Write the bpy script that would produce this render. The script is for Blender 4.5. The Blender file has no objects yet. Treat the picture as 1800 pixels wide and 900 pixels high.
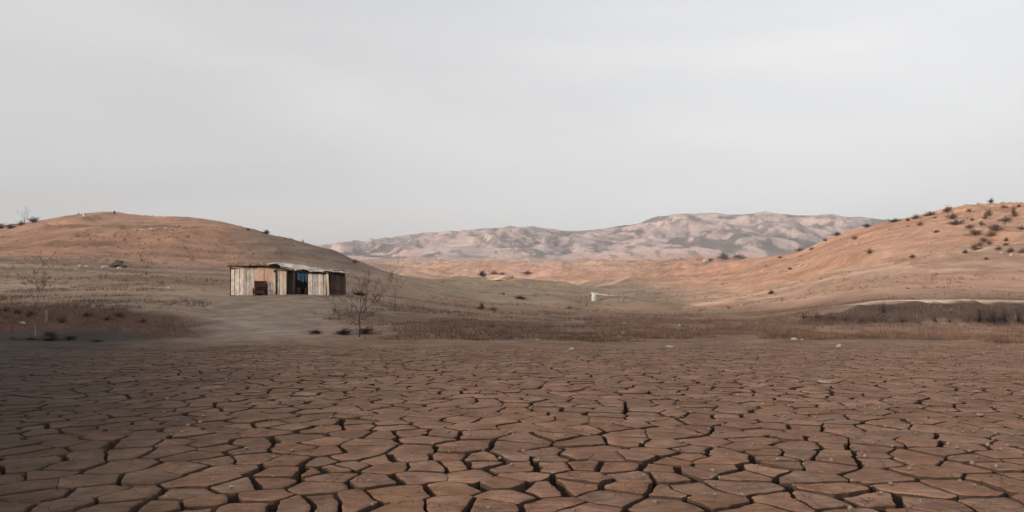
import bpy, math, random
import numpy as np
from mathutils import Vector, noise as mnoise

# ---------------------------------------------------------------- camera, world, sun
S = bpy.context.scene
C = S.collection
CAM_H, F, YH = 1.5, 1250.0, 540.0          # eye height; focal length and eye-level row at 1800 px width
cam = bpy.data.cameras.new('camera'); cam_o = bpy.data.objects.new('camera', cam); C.objects.link(cam_o)
cam.sensor_width = 36.0; cam.lens = 36.0 * F / 1800.0; cam.shift_y = (YH - 450.0) / 1800.0
cam.clip_start = 0.1; cam.clip_end = 12000
cam_o.location = (0, 0, CAM_H); cam_o.rotation_euler = (math.radians(90), 0, 0)
S.camera = cam_o

SUN_EL, SUN_AZ = math.radians(14), math.atan2(-0.82, -0.57)    # from the left, a little behind the camera
sun_dir = Vector((math.sin(SUN_AZ) * math.cos(SUN_EL), math.cos(SUN_AZ) * math.cos(SUN_EL), math.sin(SUN_EL)))
sl = bpy.data.lights.new('sun', 'SUN'); sl.energy = 4.2; sl.angle = math.radians(4); sl.color = (1.0, 0.86, 0.70)
so = bpy.data.objects.new('sun', sl); C.objects.link(so); so.rotation_euler = sun_dir.to_track_quat('Z', 'Y').to_euler()

W = bpy.data.worlds.new('World'); S.world = W; W.use_nodes = True
nt = W.node_tree; nt.nodes.clear()
def wn(t, **k):
    n = nt.nodes.new(t)
    for a, b in k.items(): setattr(n, a, b)
    return n
wout = wn('ShaderNodeOutputWorld'); bg = wn('ShaderNodeBackground'); bg.inputs[1].default_value = 0.1
sky = wn('ShaderNodeTexSky', sky_type='NISHITA'); sky.sun_disc = False
sky.sun_elevation = SUN_EL; sky.sun_rotation = SUN_AZ; sky.air_density = 1.0; sky.dust_density = 3.0
tc = wn('ShaderNodeTexCoord')
mp = wn('ShaderNodeMapping'); mp.inputs['Scale'].default_value = (1.0, 1.0, 4.2); mp.inputs['Rotation'].default_value = (0, 0.10, 0)
cl = wn('ShaderNodeTexNoise'); cl.inputs['Scale'].default_value = 1.3; cl.inputs['Detail'].default_value = 5; cl.inputs['Roughness'].default_value = 0.45
cl.inputs['Distortion'].default_value = 0.6
cr = wn('ShaderNodeValToRGB')               # the overcast layer, grey to near white
cr.color_ramp.elements[0].position = 0.30; cr.color_ramp.elements[0].color = (7.15, 7.25, 7.4, 1)
cr.color_ramp.elements[1].position = 0.70; cr.color_ramp.elements[1].color = (8.9, 8.87, 8.87, 1)
sep = wn('ShaderNodeSeparateXYZ')
gr = wn('ShaderNodeMapRange', interpolation_type='SMOOTHSTEP'); gr.inputs[1].default_value = -0.6; gr.inputs[2].default_value = 0.6
gr.inputs[3].default_value = 0.93; gr.inputs[4].default_value = 1.22
mul = wn('ShaderNodeVectorMath', operation='SCALE')
mix = wn('ShaderNodeMix', data_type='RGBA'); mix.inputs[0].default_value = 0.88
L = nt.links.new
L(tc.outputs['Generated'], mp.inputs[0]); L(mp.outputs[0], cl.inputs[0]); L(cl.outputs[0], cr.inputs[0])
L(tc.outputs['Generated'], sep.inputs[0]); L(sep.outputs[0], gr.inputs[0])
L(cr.outputs[0], mul.inputs[0]); L(gr.outputs[0], mul.inputs['Scale'])
L(sky.outputs[0], mix.inputs[6]); L(mul.outputs[0], mix.inputs[7]); L(mix.outputs[2], bg.inputs[0]); L(bg.outputs[0], wout.inputs[0])

S.view_settings.view_transform = 'Standard'; S.view_settings.look = 'None'
S.view_settings.exposure = 0.0; S.view_settings.gamma = 1.0
S.cycles.volume_bounces = 0

# ---------------------------------------------------------------- helpers
RS = np.random.RandomState(7); R = random.Random(11)
_perm = RS.rand(512, 512).astype(np.float64)
def vnoise(x, y, seed=0):
    x = x + seed * 37.7; y = y + seed * 91.3
    xi = np.floor(x).astype(int); yi = np.floor(y).astype(int)
    fx = x - xi; fy = y - yi
    fx = fx * fx * fx * (fx * (fx * 6 - 15) + 10); fy = fy * fy * fy * (fy * (fy * 6 - 15) + 10)
    g = lambda a, b: _perm[a & 511, b & 511]
    return ((g(xi, yi) * (1 - fx) + g(xi + 1, yi) * fx) * (1 - fy) + (g(xi, yi + 1) * (1 - fx) + g(xi + 1, yi + 1) * fx) * fy) * 2 - 1
def fbm(x, y, o=5, seed=0, gain=0.5):
    s = 0; a = 1; t = 0
    for i in range(o):
        c, d = math.cos(i * 0.7), math.sin(i * 0.7)
        s = s + a * vnoise((x * c - y * d) * 2 ** i, (x * d + y * c) * 2 ** i, seed + i); t += a; a *= gain
    return s / t
def ridged(x, y, o=5, seed=0):
    s = 0; a = 1; t = 0
    for i in range(o):
        c, d = math.cos(i * 0.9), math.sin(i * 0.9)
        s = s + a * (1 - np.abs(vnoise((x * c - y * d) * 2 ** i, (x * d + y * c) * 2 ** i, seed + i))); t += a; a *= 0.5
    return s / t
def sst(a, b, x):
    t = np.clip((x - a) / (b - a), 0, 1); return t * t * (3 - 2 * t)

def tag(o, label=None, cat=None, group=None, kind=None):
    if label: o['label'] = label
    if cat: o['category'] = cat
    if group: o['group'] = group
    if kind: o['kind'] = kind
    return o
def empty(name, loc, rz=0, **k):
    o = bpy.data.objects.new(name, None); C.objects.link(o); o.location = loc; o.rotation_euler = (0, 0, rz)
    o.empty_display_size = 0.2
    return tag(o, **k)
def link(name, me, m=None, parent=None, loc=(0, 0, 0), rot=(0, 0, 0), sc=(1, 1, 1)):
    o = bpy.data.objects.new(name, me); C.objects.link(o)
    if m is not None and not me.materials: me.materials.append(m)
    o.location = loc; o.rotation_euler = rot; o.scale = sc
    if parent: o.parent = parent
    return o
def mesh_np(name, V, Q, smooth=True, col=None):
    """V (n,3), Q (m,k) faces all with k corners"""
    me = bpy.data.meshes.new(name); V = np.asarray(V, dtype=np.float32); Q = np.asarray(Q, dtype=np.int32)
    k = Q.shape[1]
    me.vertices.add(len(V)); me.vertices.foreach_set('co', V.ravel())
    me.loops.add(Q.size); me.loops.foreach_set('vertex_index', Q.ravel())
    me.polygons.add(len(Q)); me.polygons.foreach_set('loop_start', np.arange(0, Q.size, k, dtype=np.int32))
    me.polygons.foreach_set('use_smooth', np.full(len(Q), smooth, dtype=bool))
    if col is not None:
        a = me.color_attributes.new('soil', 'FLOAT_COLOR', 'POINT')
        c4 = np.ones((len(V), 4), dtype=np.float32); c4[:, :3] = col; a.data.foreach_set('color', c4.ravel())
    me.update(calc_edges=True); me.validate()
    return me
class MB:
    def __init__(s): s.v = []; s.f = []
    def add(s, vs, fs):
        b = len(s.v); s.v += [tuple(p) for p in vs]; s.f += [tuple(i + b for i in q) for q in fs]
    def box(s, c, d, rz=0, jit=0, tilt=0, ty=0):
        hx, hy, hz = d[0] / 2, d[1] / 2, d[2] / 2; P = []
        from mathutils import Euler
        M = Euler((tilt, ty, rz)).to_matrix()
        for z in (-hz, hz):
            for x, y in ((-hx, -hy), (hx, -hy), (hx, hy), (-hx, hy)):
                p = Vector((x + R.uniform(-jit, jit), y, z + R.uniform(-jit, jit)))
                P.append(M @ p + Vector(c))
        s.add(P, [(0, 3, 2, 1), (4, 5, 6, 7), (0, 1, 5, 4), (1, 2, 6, 5), (2, 3, 7, 6), (3, 0, 4, 7)])
    def tube(s, pts, rad, n=6):
        pts = [Vector(p) for p in pts]; rings = []
        for i, p in enumerate(pts):
            t = (pts[min(i + 1, len(pts) - 1)] - pts[max(i - 1, 0)]).normalized()
            a = t.cross(Vector((0.31, 0.2, 0.93)) if abs(t.z) < 0.9 else Vector((1, 0, 0))).normalized(); b = t.cross(a)
            r = rad[i] if hasattr(rad, '__len__') else rad
            rings.append([p + (a * math.cos(2 * math.pi * k / n) + b * math.sin(2 * math.pi * k / n)) * r for k in range(n)])
        vs = [q for r in rings for q in r]; fs = []
        for i in range(len(pts) - 1):
            for k in range(n):
                fs.append((i * n + k, i * n + (k + 1) % n, (i + 1) * n + (k + 1) % n, (i + 1) * n + k))
        fs.append(tuple(range(n - 1, -1, -1))); fs.append(tuple((len(pts) - 1) * n + k for k in range(n)))
        s.add(vs, fs)
    def mesh(s, name, smooth=False):
        me = bpy.data.meshes.new(name); me.from_pydata(s.v, [], s.f)
        if smooth: me.polygons.foreach_set('use_smooth', [True] * len(me.polygons))
        me.update(); return me
    def build(s, name, m, parent=None, smooth=False, **k):
        return link(name, s.mesh(name, smooth), m, parent, **k)

# ---------------------------------------------------------------- materials
def material(name, c1, c2=None, scale=4.0, bump=0.3, bscale=30.0, rough=0.95, stretch=(1, 1, 1), rnd=0.15, soil=False, spread=(0.35, 0.65), bdist=0.02):
    m = bpy.data.materials.new(name); m.use_nodes = True; t = m.node_tree; n = t.nodes; l = t.links.new
    b = n['Principled BSDF']; b.inputs['Roughness'].default_value = rough
    b.inputs['Specular IOR Level'].default_value = 0.15
    co = n.new('ShaderNodeTexCoord'); mp = n.new('ShaderNodeMapping'); mp.inputs['Scale'].default_value = stretch
    l(co.outputs['Object'], mp.inputs[0])
    no = n.new('ShaderNodeTexNoise'); no.inputs['Scale'].default_value = scale; no.inputs['Detail'].default_value = 7; no.inputs['Roughness'].default_value = 0.62
    l(mp.outputs[0], no.inputs[0])
    rp = n.new('ShaderNodeValToRGB'); rp.color_ramp.elements[0].position = spread[0]; rp.color_ramp.elements[1].position = spread[1]
    c2 = c2 or tuple(x * 0.6 for x in c1)
    rp.color_ramp.elements[0].color = (*c2, 1); rp.color_ramp.elements[1].color = (*c1, 1)
    l(no.outputs[0], rp.inputs[0]); last = rp.outputs[0]
    if soil:
        at = n.new('ShaderNodeAttribute'); at.attribute_name = 'soil'
        mx = n.new('ShaderNodeMix'); mx.data_type = 'RGBA'; mx.blend_type = 'MULTIPLY'; mx.inputs[0].default_value = 1
        l(last, mx.inputs[6]); l(at.outputs['Color'], mx.inputs[7]); last = mx.outputs[2]
    if rnd:
        oi = n.new('ShaderNodeObjectInfo'); mr = n.new('ShaderNodeMapRange'); mr.inputs[3].default_value = 1 - rnd; mr.inputs[4].default_value = 1 + rnd
        l(oi.outputs['Random'], mr.inputs[0]); vs = n.new('ShaderNodeVectorMath'); vs.operation = 'SCALE'
        l(last, vs.inputs[0]); l(mr.outputs[0], vs.inputs['Scale']); last = vs.outputs[0]
    l(last, b.inputs['Base Color'])
    if bump:
        n2 = n.new('ShaderNodeTexNoise'); n2.inputs['Scale'].default_value = bscale; n2.inputs['Detail'].default_value = 6; n2.inputs['Roughness'].default_value = 0.65
        l(mp.outputs[0], n2.inputs[0])
        bp = n.new('ShaderNodeBump'); bp.inputs['Strength'].default_value = bump; bp.inputs['Distance'].default_value = bdist
        l(n2.outputs[0], bp.inputs['Height']); l(bp.outputs[0], b.inputs['Normal'])
    return m
M = {}
G = (1, 1, 1); G2 = (0.66, 0.66, 0.66)
M['shore'] = material('shore_soil', (1.15,) * 3, (0.74, 0.72, 0.71), scale=0.9, bump=0.8, bscale=5, soil=True, rnd=0, bdist=0.12)
M['hill'] = material('hill_soil', (1.1,) * 3, (0.78, 0.76, 0.76), scale=0.16, bump=0.8, bscale=0.9, soil=True, rnd=0, bdist=0.5)
M['range'] = material('range_soil', (1.08,) * 3, (0.82, 0.83, 0.86), scale=0.02, bump=0.6, bscale=0.06, soil=True, rnd=0, bdist=5)
M['bed'] = material('crack_floor', (0.055, 0.042, 0.03), (0.03, 0.024, 0.018), scale=6, bump=0.5, rnd=0)
M['stone'] = material('pale_stone', (0.50, 0.45, 0.38), (0.33, 0.28, 0.23), scale=5, bump=0.6, bscale=12)
M['dull'] = material('dull_stone', (0.36, 0.28, 0.22), (0.24, 0.17, 0.13), scale=5, bump=0.6, bscale=12)
M['darkstone'] = material('dark_stone', (0.12, 0.09, 0.07), (0.06, 0.045, 0.035), scale=3, bump=0.6, bscale=8)
M['bark'] = material('bark', (0.15, 0.095, 0.075), (0.08, 0.052, 0.042), scale=8, stretch=(1, 1, 0.2))
M['scrub'] = material('scrub_leaves', (0.19, 0.105, 0.07), (0.085, 0.05, 0.034), scale=1.2, bump=0, rnd=0.3)
M['scrubd'] = material('dark_scrub', (0.05, 0.038, 0.030), (0.022, 0.018, 0.014), scale=1.2, bump=0, rnd=0.3)
M['straw'] = material('dry_grass', (0.26, 0.155, 0.105), (0.11, 0.065, 0.045), scale=0.5, bump=0, rnd=0)
M['plank_pale'] = material('weathered_plank', (0.86, 0.76, 0.68), (0.48, 0.38, 0.32), scale=2.6, stretch=(1.6, 1.6, 0.8), bump=0.5, bscale=14, rnd=0.32)
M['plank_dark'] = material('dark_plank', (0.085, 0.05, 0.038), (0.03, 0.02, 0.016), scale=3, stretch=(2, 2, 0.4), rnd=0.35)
M['ply'] = material('peach_board', (0.70, 0.47, 0.345), (0.50, 0.32, 0.23), scale=2, bump=0.2, rnd=0.1)
M['cream'] = material('cream_board', (0.86, 0.74, 0.60), (0.62, 0.48, 0.36), scale=3, stretch=(1, 1, 0.3), rnd=0.1)
M['red'] = material('red_brown_wood', (0.10, 0.035, 0.028), (0.05, 0.018, 0.016), scale=3, rnd=0.2)
M['blue'] = material('blue_tarp', (0.025, 0.085, 0.17), (0.012, 0.04, 0.085), scale=2, bump=0.5, bscale=6, rough=0.6, rnd=0)
M['tarp'] = material('pale_tarp', (0.62, 0.56, 0.54), (0.36, 0.31, 0.29), scale=2.2, bump=0.6, bscale=5, rough=0.8, rnd=0.1)
M['thatch'] = material('roof_thatch', (0.40, 0.28, 0.17), (0.15, 0.10, 0.065), scale=4, bump=1, bscale=18, rnd=0.1)
M['white'] = material('white_paint', (0.62, 0.64, 0.60), (0.45, 0.46, 0.43), scale=2, bump=0.1, rough=0.6, rnd=0)
M['greypost'] = material('grey_post', (0.33, 0.26, 0.22), (0.2, 0.15, 0.12), scale=4, rnd=0.1)
M['rust'] = material('rusty_pipe', (0.75, 0.62, 0.52), (0.45, 0.33, 0.25), scale=2, bump=0.1, rnd=0)

def clay_material():
    m = bpy.data.materials.new('dried_clay'); m.use_nodes = True; t = m.node_tree; n = t.nodes; l = t.links.new
    b = n['Principled BSDF']; b.inputs['Roughness'].default_value = 0.9; b.inputs['Specular IOR Level'].default_value = 0.2
    g = n.new('ShaderNodeNewGeometry'); at = n.new('ShaderNodeAttribute'); at.attribute_name = 'soil'
    def noi(s, d, r=0.6, vec=None, dist=0):
        q = n.new('ShaderNodeTexNoise'); q.inputs['Scale'].default_value = s; q.inputs['Detail'].default_value = d; q.inputs['Roughness'].default_value = r
        q.inputs['Distortion'].default_value = dist
        l(vec or g.outputs['Position'], q.inputs[0]); return q.outputs[0]
    def ramp(i, a, c1, d, c2):
        q = n.new('ShaderNodeValToRGB'); q.color_ramp.elements[0].position = a; q.color_ramp.elements[0].color = (*c1, 1)
        q.color_ramp.elements[1].position = d; q.color_ramp.elements[1].color = (*c2, 1); l(i, q.inputs[0]); return q.outputs[0]
    def mixc(f, a, bb, bt='MIX'):
        q = n.new('ShaderNodeMix'); q.data_type = 'RGBA'; q.blend_type = bt
        if isinstance(f, float): q.inputs[0].default_value = f
        else: l(f, q.inputs[0])
        l(a, q.inputs[6]); l(bb, q.inputs[7]); return q.outputs[2]
    base = ramp(noi(2.2, 8, 0.65, dist=0.4), 0.32, (0.176, 0.095, 0.060), 0.68, (0.296, 0.174, 0.115))
    mp = n.new('ShaderNodeMapping'); mp.inputs['Scale'].default_value = (3.0, 11.0, 3.0); mp.inputs['Rotation'].default_value = (0, 0, 0.12); l(g.outputs['Position'], mp.inputs[0])
    streak = ramp(noi(2.0, 5, 0.6, mp.outputs[0], 0.8), 0.35, (0.74, 0.72, 0.72), 0.65, (1.18, 1.18, 1.18))
    wv = n.new('ShaderNodeMix'); wv.data_type = 'VECTOR'; wv.inputs[0].default_value = 0.12
    nz = n.new('ShaderNodeTexNoise'); nz.inputs['Scale'].default_value = 5; l(g.outputs['Position'], nz.inputs[0]); l(g.outputs['Position'], wv.inputs[4]); l(nz.outputs['Color'], wv.inputs[5])
    vo = n.new('ShaderNodeTexVoronoi'); vo.feature = 'DISTANCE_TO_EDGE'; vo.inputs['Scale'].default_value = 6.5; l(wv.outputs[1], vo.inputs['Vector'])
    hr = n.new('ShaderNodeMapRange'); hr.inputs[1].default_value = 0.0; hr.inputs[2].default_value = 0.035; l(vo.outputs[0], hr.inputs[0])
    hm = n.new('ShaderNodeMapRange'); hm.inputs[1].default_value = 0.46; hm.inputs[2].default_value = 0.58; l(noi(0.9, 3), hm.inputs[0])
    hh = n.new('ShaderNodeMath'); hh.operation = 'MAXIMUM'; l(hr.outputs[0], hh.inputs[0]); 
    h1 = n.new('ShaderNodeMath'); h1.operation = 'SUBTRACT'; h1.inputs[0].default_value = 1.0; l(hm.outputs[0], h1.inputs[1]); l(h1.outputs[0], hh.inputs[1])
    hair = ramp(hh.outputs[0], 0.0, (0.5, 0.47, 0.45), 1.0, (1, 1, 1))
    grit = ramp(noi(55, 4, 0.7), 0.38, (0.80, 0.79, 0.78), 0.66, (1.15, 1.14, 1.12)); dust = ramp(noi(0.55, 5, 0.7), 0.45, (0.93, 0.90, 0.88), 0.66, (1.14, 1.18, 1.22))
    base = mixc(1.0, base, hair, 'MULTIPLY'); base = mixc(1.0, base, grit, 'MULTIPLY'); base = mixc(1.0, base, dust, 'MULTIPLY')
    c = mixc(1.0, base, streak, 'MULTIPLY'); c = mixc(1.0, c, at.outputs['Color'], 'MULTIPLY')
    # unevenly edged dark wedge on the left: shade and vignette put into the clay colour
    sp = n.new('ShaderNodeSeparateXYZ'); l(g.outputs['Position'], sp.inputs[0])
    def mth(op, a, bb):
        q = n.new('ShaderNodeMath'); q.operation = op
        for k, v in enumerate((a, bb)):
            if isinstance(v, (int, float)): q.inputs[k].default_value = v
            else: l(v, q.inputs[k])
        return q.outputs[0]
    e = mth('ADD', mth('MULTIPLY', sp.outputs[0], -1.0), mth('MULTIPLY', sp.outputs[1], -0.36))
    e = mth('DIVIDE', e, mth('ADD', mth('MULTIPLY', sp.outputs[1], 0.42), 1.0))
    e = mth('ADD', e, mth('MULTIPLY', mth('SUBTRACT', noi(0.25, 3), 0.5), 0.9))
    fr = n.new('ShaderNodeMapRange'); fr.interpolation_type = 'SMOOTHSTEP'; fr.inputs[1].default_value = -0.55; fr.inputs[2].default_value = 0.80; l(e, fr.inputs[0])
    left_shade = n.new('ShaderNodeRGB'); left_shade.outputs[0].default_value = (0.20, 0.225, 0.23, 1)
    dm = mixc(1.0, c, left_shade.outputs[0], 'MULTIPLY'); c = mixc(fr.outputs[0], c, dm)
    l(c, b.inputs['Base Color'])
    bp = n.new('ShaderNodeBump'); bp.inputs['Strength'].default_value = 0.7; bp.inputs['Distance'].default_value = 0.012
    l(noi(14, 8, 0.7), bp.inputs['Height'])
    b2 = n.new('ShaderNodeBump'); b2.inputs['Strength'].default_value = 0.6; b2.inputs['Distance'].default_value = 0.02
    l(noi(1.6, 4, 0.6, mp.outputs[0]), b2.inputs['Height']); l(bp.outputs[0], b2.inputs['Normal'])
    b3 = n.new('ShaderNodeBump'); b3.inputs['Strength'].default_value = 0.8; b3.inputs['Distance'].default_value = 0.006; l(hh.outputs[0], b3.inputs['Height']); l(b2.outputs[0], b3.inputs['Normal']); b2 = b3
    l(b2.outputs[0], b.inputs['Normal'])
    return m
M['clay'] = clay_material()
M['sheet'] = material('clay_sheet', (0.25, 0.150, 0.102), (0.16, 0.09, 0.06), scale=1.5, bump=0.8, bscale=6, rnd=0)
M['crack_shade'] = material('shaded_clay', (0.10, 0.062, 0.045), (0.06, 0.04, 0.03), scale=5, bump=0.5, rnd=0)  # crack walls: clay darkened, the shade of the recess put into its colour

# ---------------------------------------------------------------- terrain
def P(D, py): return (D, CAM_H + (YH - py) / F * D)
FAR = [P(900, 459)]
COL = {
 -590: [(23.5, -.30), (25.5, -.05), (27, 0.0), (31, 0.03), P(33.5, 578), P(36.5, 546), P(38, 541), P(50, 522), P(70, 500), P(92, 472), P(100, 466), P(125, 445), P(150, 425), P(190, 428), (280, 9), P(600, 470)] + FAR,
 0:    [(23.5, -.30), (25.5, -.05), (27, 0.0), (31, 0.03), P(33.5, 578), P(36.0, 546), P(37.5, 541), P(50, 521), P(70, 490), P(90, 461), P(100, 452), P(125, 425), P(150, 400), P(185, 404), (280, 9), P(600, 470)] + FAR,
 130:  [(23.5, -.30), (25.5, -.05), (27, 0.0), (31, 0.03), P(33.5, 578), P(36.0, 546), P(37.5, 541), P(50, 521), P(70, 490), P(90, 460), P(100, 448), P(125, 408), P(150, 378), P(185, 386), (280, 9), P(600, 470)] + FAR,
 190:  [(23.5, -.30), (25.5, -.05), (27, 0.0), (31, 0.03), P(33.5, 579), P(36.2, 546), P(37.8, 541), P(50, 521), P(70, 490), P(90, 459), P(100, 446), P(125, 404), P(150, 373), P(185, 384), (280, 9), P(600, 470)] + FAR,
 230:  [(23.5, -.30), (25.5, -.05), (27, 0.0), (31, 0.03), P(33.5, 580), P(36.6, 548), P(38.4, 542), P(50, 521), P(70, 491), P(90, 460), P(100, 447), P(125, 407), P(150, 379), P(185, 388), (280, 9), P(600, 470)] + FAR,
 330:  [(23.5, -.30), (25.5, -.05), (27, 0.0), (31, 0.03), P(34.0, 584), P(38, 555), P(41, 544), P(50, 523), P(70, 496), P(90, 463), P(120, 413), P(150, 380), P(185, 388), (280, 9), P(600, 468)] + FAR,
 400:  [(23.5, -.30), (25.5, -.05), (27, 0.0), (31, 0.03), P(36, 577), P(42, 549), P(53, 519), P(58, 516), P(75, 490), P(92, 462), P(120, 415), P(145, 388), P(180, 400), (280, 9), P(600, 466)] + FAR,
 450:  [(23.5, -.30), (25.5, -.05), (27, 0.0), (31, 0.03), P(36, 577), P(42, 549), P(53, 518.5), P(59, 515), P(75, 490), P(95, 455), P(115, 423), P(138, 405), P(175, 415), (280, 9), P(600, 466)] + FAR,
 520:  [(23.5, -.30), (25.5, -.05), (27, 0.0), (31, 0.03), P(36, 578), P(42, 550), P(53, 518.5), P(59, 515), P(72, 494), P(92, 460), P(112, 436), P(130, 424), P(165, 438), (280, 9), P(600, 466)] + FAR,
 600:  [(23.5, -.30), (25.5, -.05), (27, 0.0), (31, 0.03), P(36, 580), P(42, 552), P(53, 519), P(59, 516), P(72, 500), P(90, 470), P(108, 453), P(122, 448), P(150, 466), (250, 8), P(400, 474), P(600, 464)] + FAR,
 680:  [(23.5, -.30), (25.5, -.05), (27, 0.0), (31, 0.03), P(36, 581), P(44, 553), P(54, 530), P(62, 520), P(75, 509), P(95, 482), P(108, 478), P(135, 488), P(250, 488), P(400, 474), P(600, 464)] + FAR,
 760:  [(23.5, -.30), (25.5, -.05), (27, 0.0), (31, 0.03), P(36, 583), P(45, 558), P(58, 538), P(72, 523), P(90, 506), P(102, 502), P(130, 503), P(250, 488), P(400, 475), P(600, 464)] + FAR,
 850:  [(23.5, -.30), (25.5, -.05), (27, 0.0), (31, 0.03), P(36, 585), P(45, 563), P(60, 545), P(80, 530), P(95, 524), P(140, 512), P(220, 496), P(320, 484), P(450, 472), P(650, 463)] + FAR,
 1000: [(23.5, -.30), (25.5, -.05), (27, 0.0), (31, 0.03), P(36, 587), P(45, 569), P(60, 553), P(80, 540), P(110, 530), P(180, 514), P(300, 495), P(450, 477), P(650, 463)] + FAR,
 1200: [(23.5, -.30), (25.5, -.05), (27, 0.0), (31, 0.03), P(36, 588), P(45, 571), P(60, 557), P(80, 547), P(105, 536), P(150, 520), P(250, 493), P(400, 474), P(650, 462)] + FAR,
 1300: [(23.5, -.30), (25.5, -.05), (27, 0.0), (31, 0.03), P(36, 588), P(45, 572), P(60, 556), P(80, 545), P(95, 537), P(150, 510), P(240, 478), P(320, 463), P(420, 464), P(650, 462)] + FAR,
 1400: [(23.5, -.30), (25.5, -.05), (27, 0.0), (31, 0.03), P(36, 589), P(41, 573), P(47, 556), P(60, 546), P(80, 540), P(110, 520), P(160, 490), P(220, 462), P(270, 444), P(330, 452), (500, 22)] + FAR,
 1450: [(23.5, -.30), (25.5, -.05), (27, 0.0), (31, 0.03), P(36, 589), P(41, 572), P(43.5, 558), P(46, 544), P(50, 541), P(70, 535), P(100, 512), P(150, 474), P(200, 443), P(250, 423), P(310, 434), (500, 22)] + FAR,
 1500: [(23.5, -.30), (25.5, -.05), (27, 0.0), (31, 0.03), P(36, 589), P(41, 571), P(43, 552), P(45, 537), P(50, 535), P(68, 530), P(100, 502), P(150, 460), P(200, 424), P(240, 404), P(300, 418), (500, 22)] + FAR,
 1550: [(23.5, -.30), (25.5, -.05), (27, 0.0), (31, 0.03), P(33.5, 594), P(37, 588), P(41, 571), P(43, 546), P(44.6, 529), P(50, 528), P(66, 526), P(100, 492), P(150, 445), P(190, 408), P(225, 391), P(290, 405), (500, 22)] + FAR,
 1610: [(23.5, -.30), (25.5, -.05), (27, 0.0), (31, 0.03), P(33.5, 595), P(37, 588), P(41, 571), P(43, 545), P(44.6, 527.5), P(50, 527), P(65, 525), P(100, 486), P(150, 430), P(190, 393), P(215, 381), P(280, 396), (500, 22)] + FAR,
 1680: [(23.5, -.30), (25.5, -.05), (27, 0.0), (31, 0.03), P(33.5, 595), P(37, 588), P(41, 571), P(43, 545), P(44.6, 528), P(50, 527), P(65, 525), P(100, 481), P(150, 416), P(185, 377), P(210, 363), P(270, 378), (500, 22)] + FAR,
 1740: [(23.5, -.30), (25.5, -.05), (27, 0.0), (31, 0.03), P(33.5, 596), P(37, 588), P(41, 571), P(43, 546), P(44.6, 529), P(50, 528), P(65, 525), P(100, 478), P(150, 409), P(180, 371), P(205, 354), P(270, 370), (500, 22)] + FAR,
 1800: [(23.5, -.30), (25.5, -.05), (27, 0.0), (31, 0.03), P(33.5, 596), P(37, 588), P(41, 571), P(43, 547), P(44.6, 531), P(50, 530), P(65, 525), P(100, 475), P(150, 405), P(175, 370), P(200, 352), P(260, 366), (500, 22)] + FAR,
 2390: [(23.5, -.30), (25.5, -.05), (27, 0.0), (31, 0.03), P(33.5, 596), P(37, 588), P(41, 571), P(43, 547), P(44.6, 531), P(50, 530), P(65, 525), P(100, 480), P(150, 420), P(200, 365), P(260, 380), (500, 22)] + FAR,
}
RIDGE = [(-590, 470), (0, 470), (400, 450), (540, 437), (585, 430), (640, 425), (700, 415), (760, 408), (830, 403), (900, 399), (960, 402), (1010, 406), (1060, 403), (1110, 392), (1155, 381), (1200, 375), (1260, 375), (1330, 374), (1400, 376), (1450, 377), (1500, 380), (1560, 384), (1620, 390), (1800, 405), (2390, 430)]
GPX = np.arange(-600, 2401, 6.0); GL = np.linspace(math.log(22), math.log(900), 700)
_ks = sorted(COL)
_tab = np.array([np.interp(np.exp(GL), [p[0] for p in COL[k]], [p[1] for p in COL[k]]) for k in _ks])   # ncol x 700
T = np.array([np.interp(GPX, _ks, _tab[:, j]) for j in range(len(GL))]).T                              # px x D
def blur(A, s, ax):
    k = np.arange(-3 * s, 3 * s + 1); w = np.exp(-k ** 2 / (2.0 * s * s)); w /= w.sum()
    pad = [(0, 0), (0, 0)]; pad[ax] = (3 * s, 3 * s); B = np.pad(A, pad, mode='edge')
    return np.apply_along_axis(lambda v: np.convolve(v, w, 'valid'), ax, B)
T = blur(blur(T, 3, 0), 2, 1)
AZC = math.atan(1490 / F)
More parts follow.
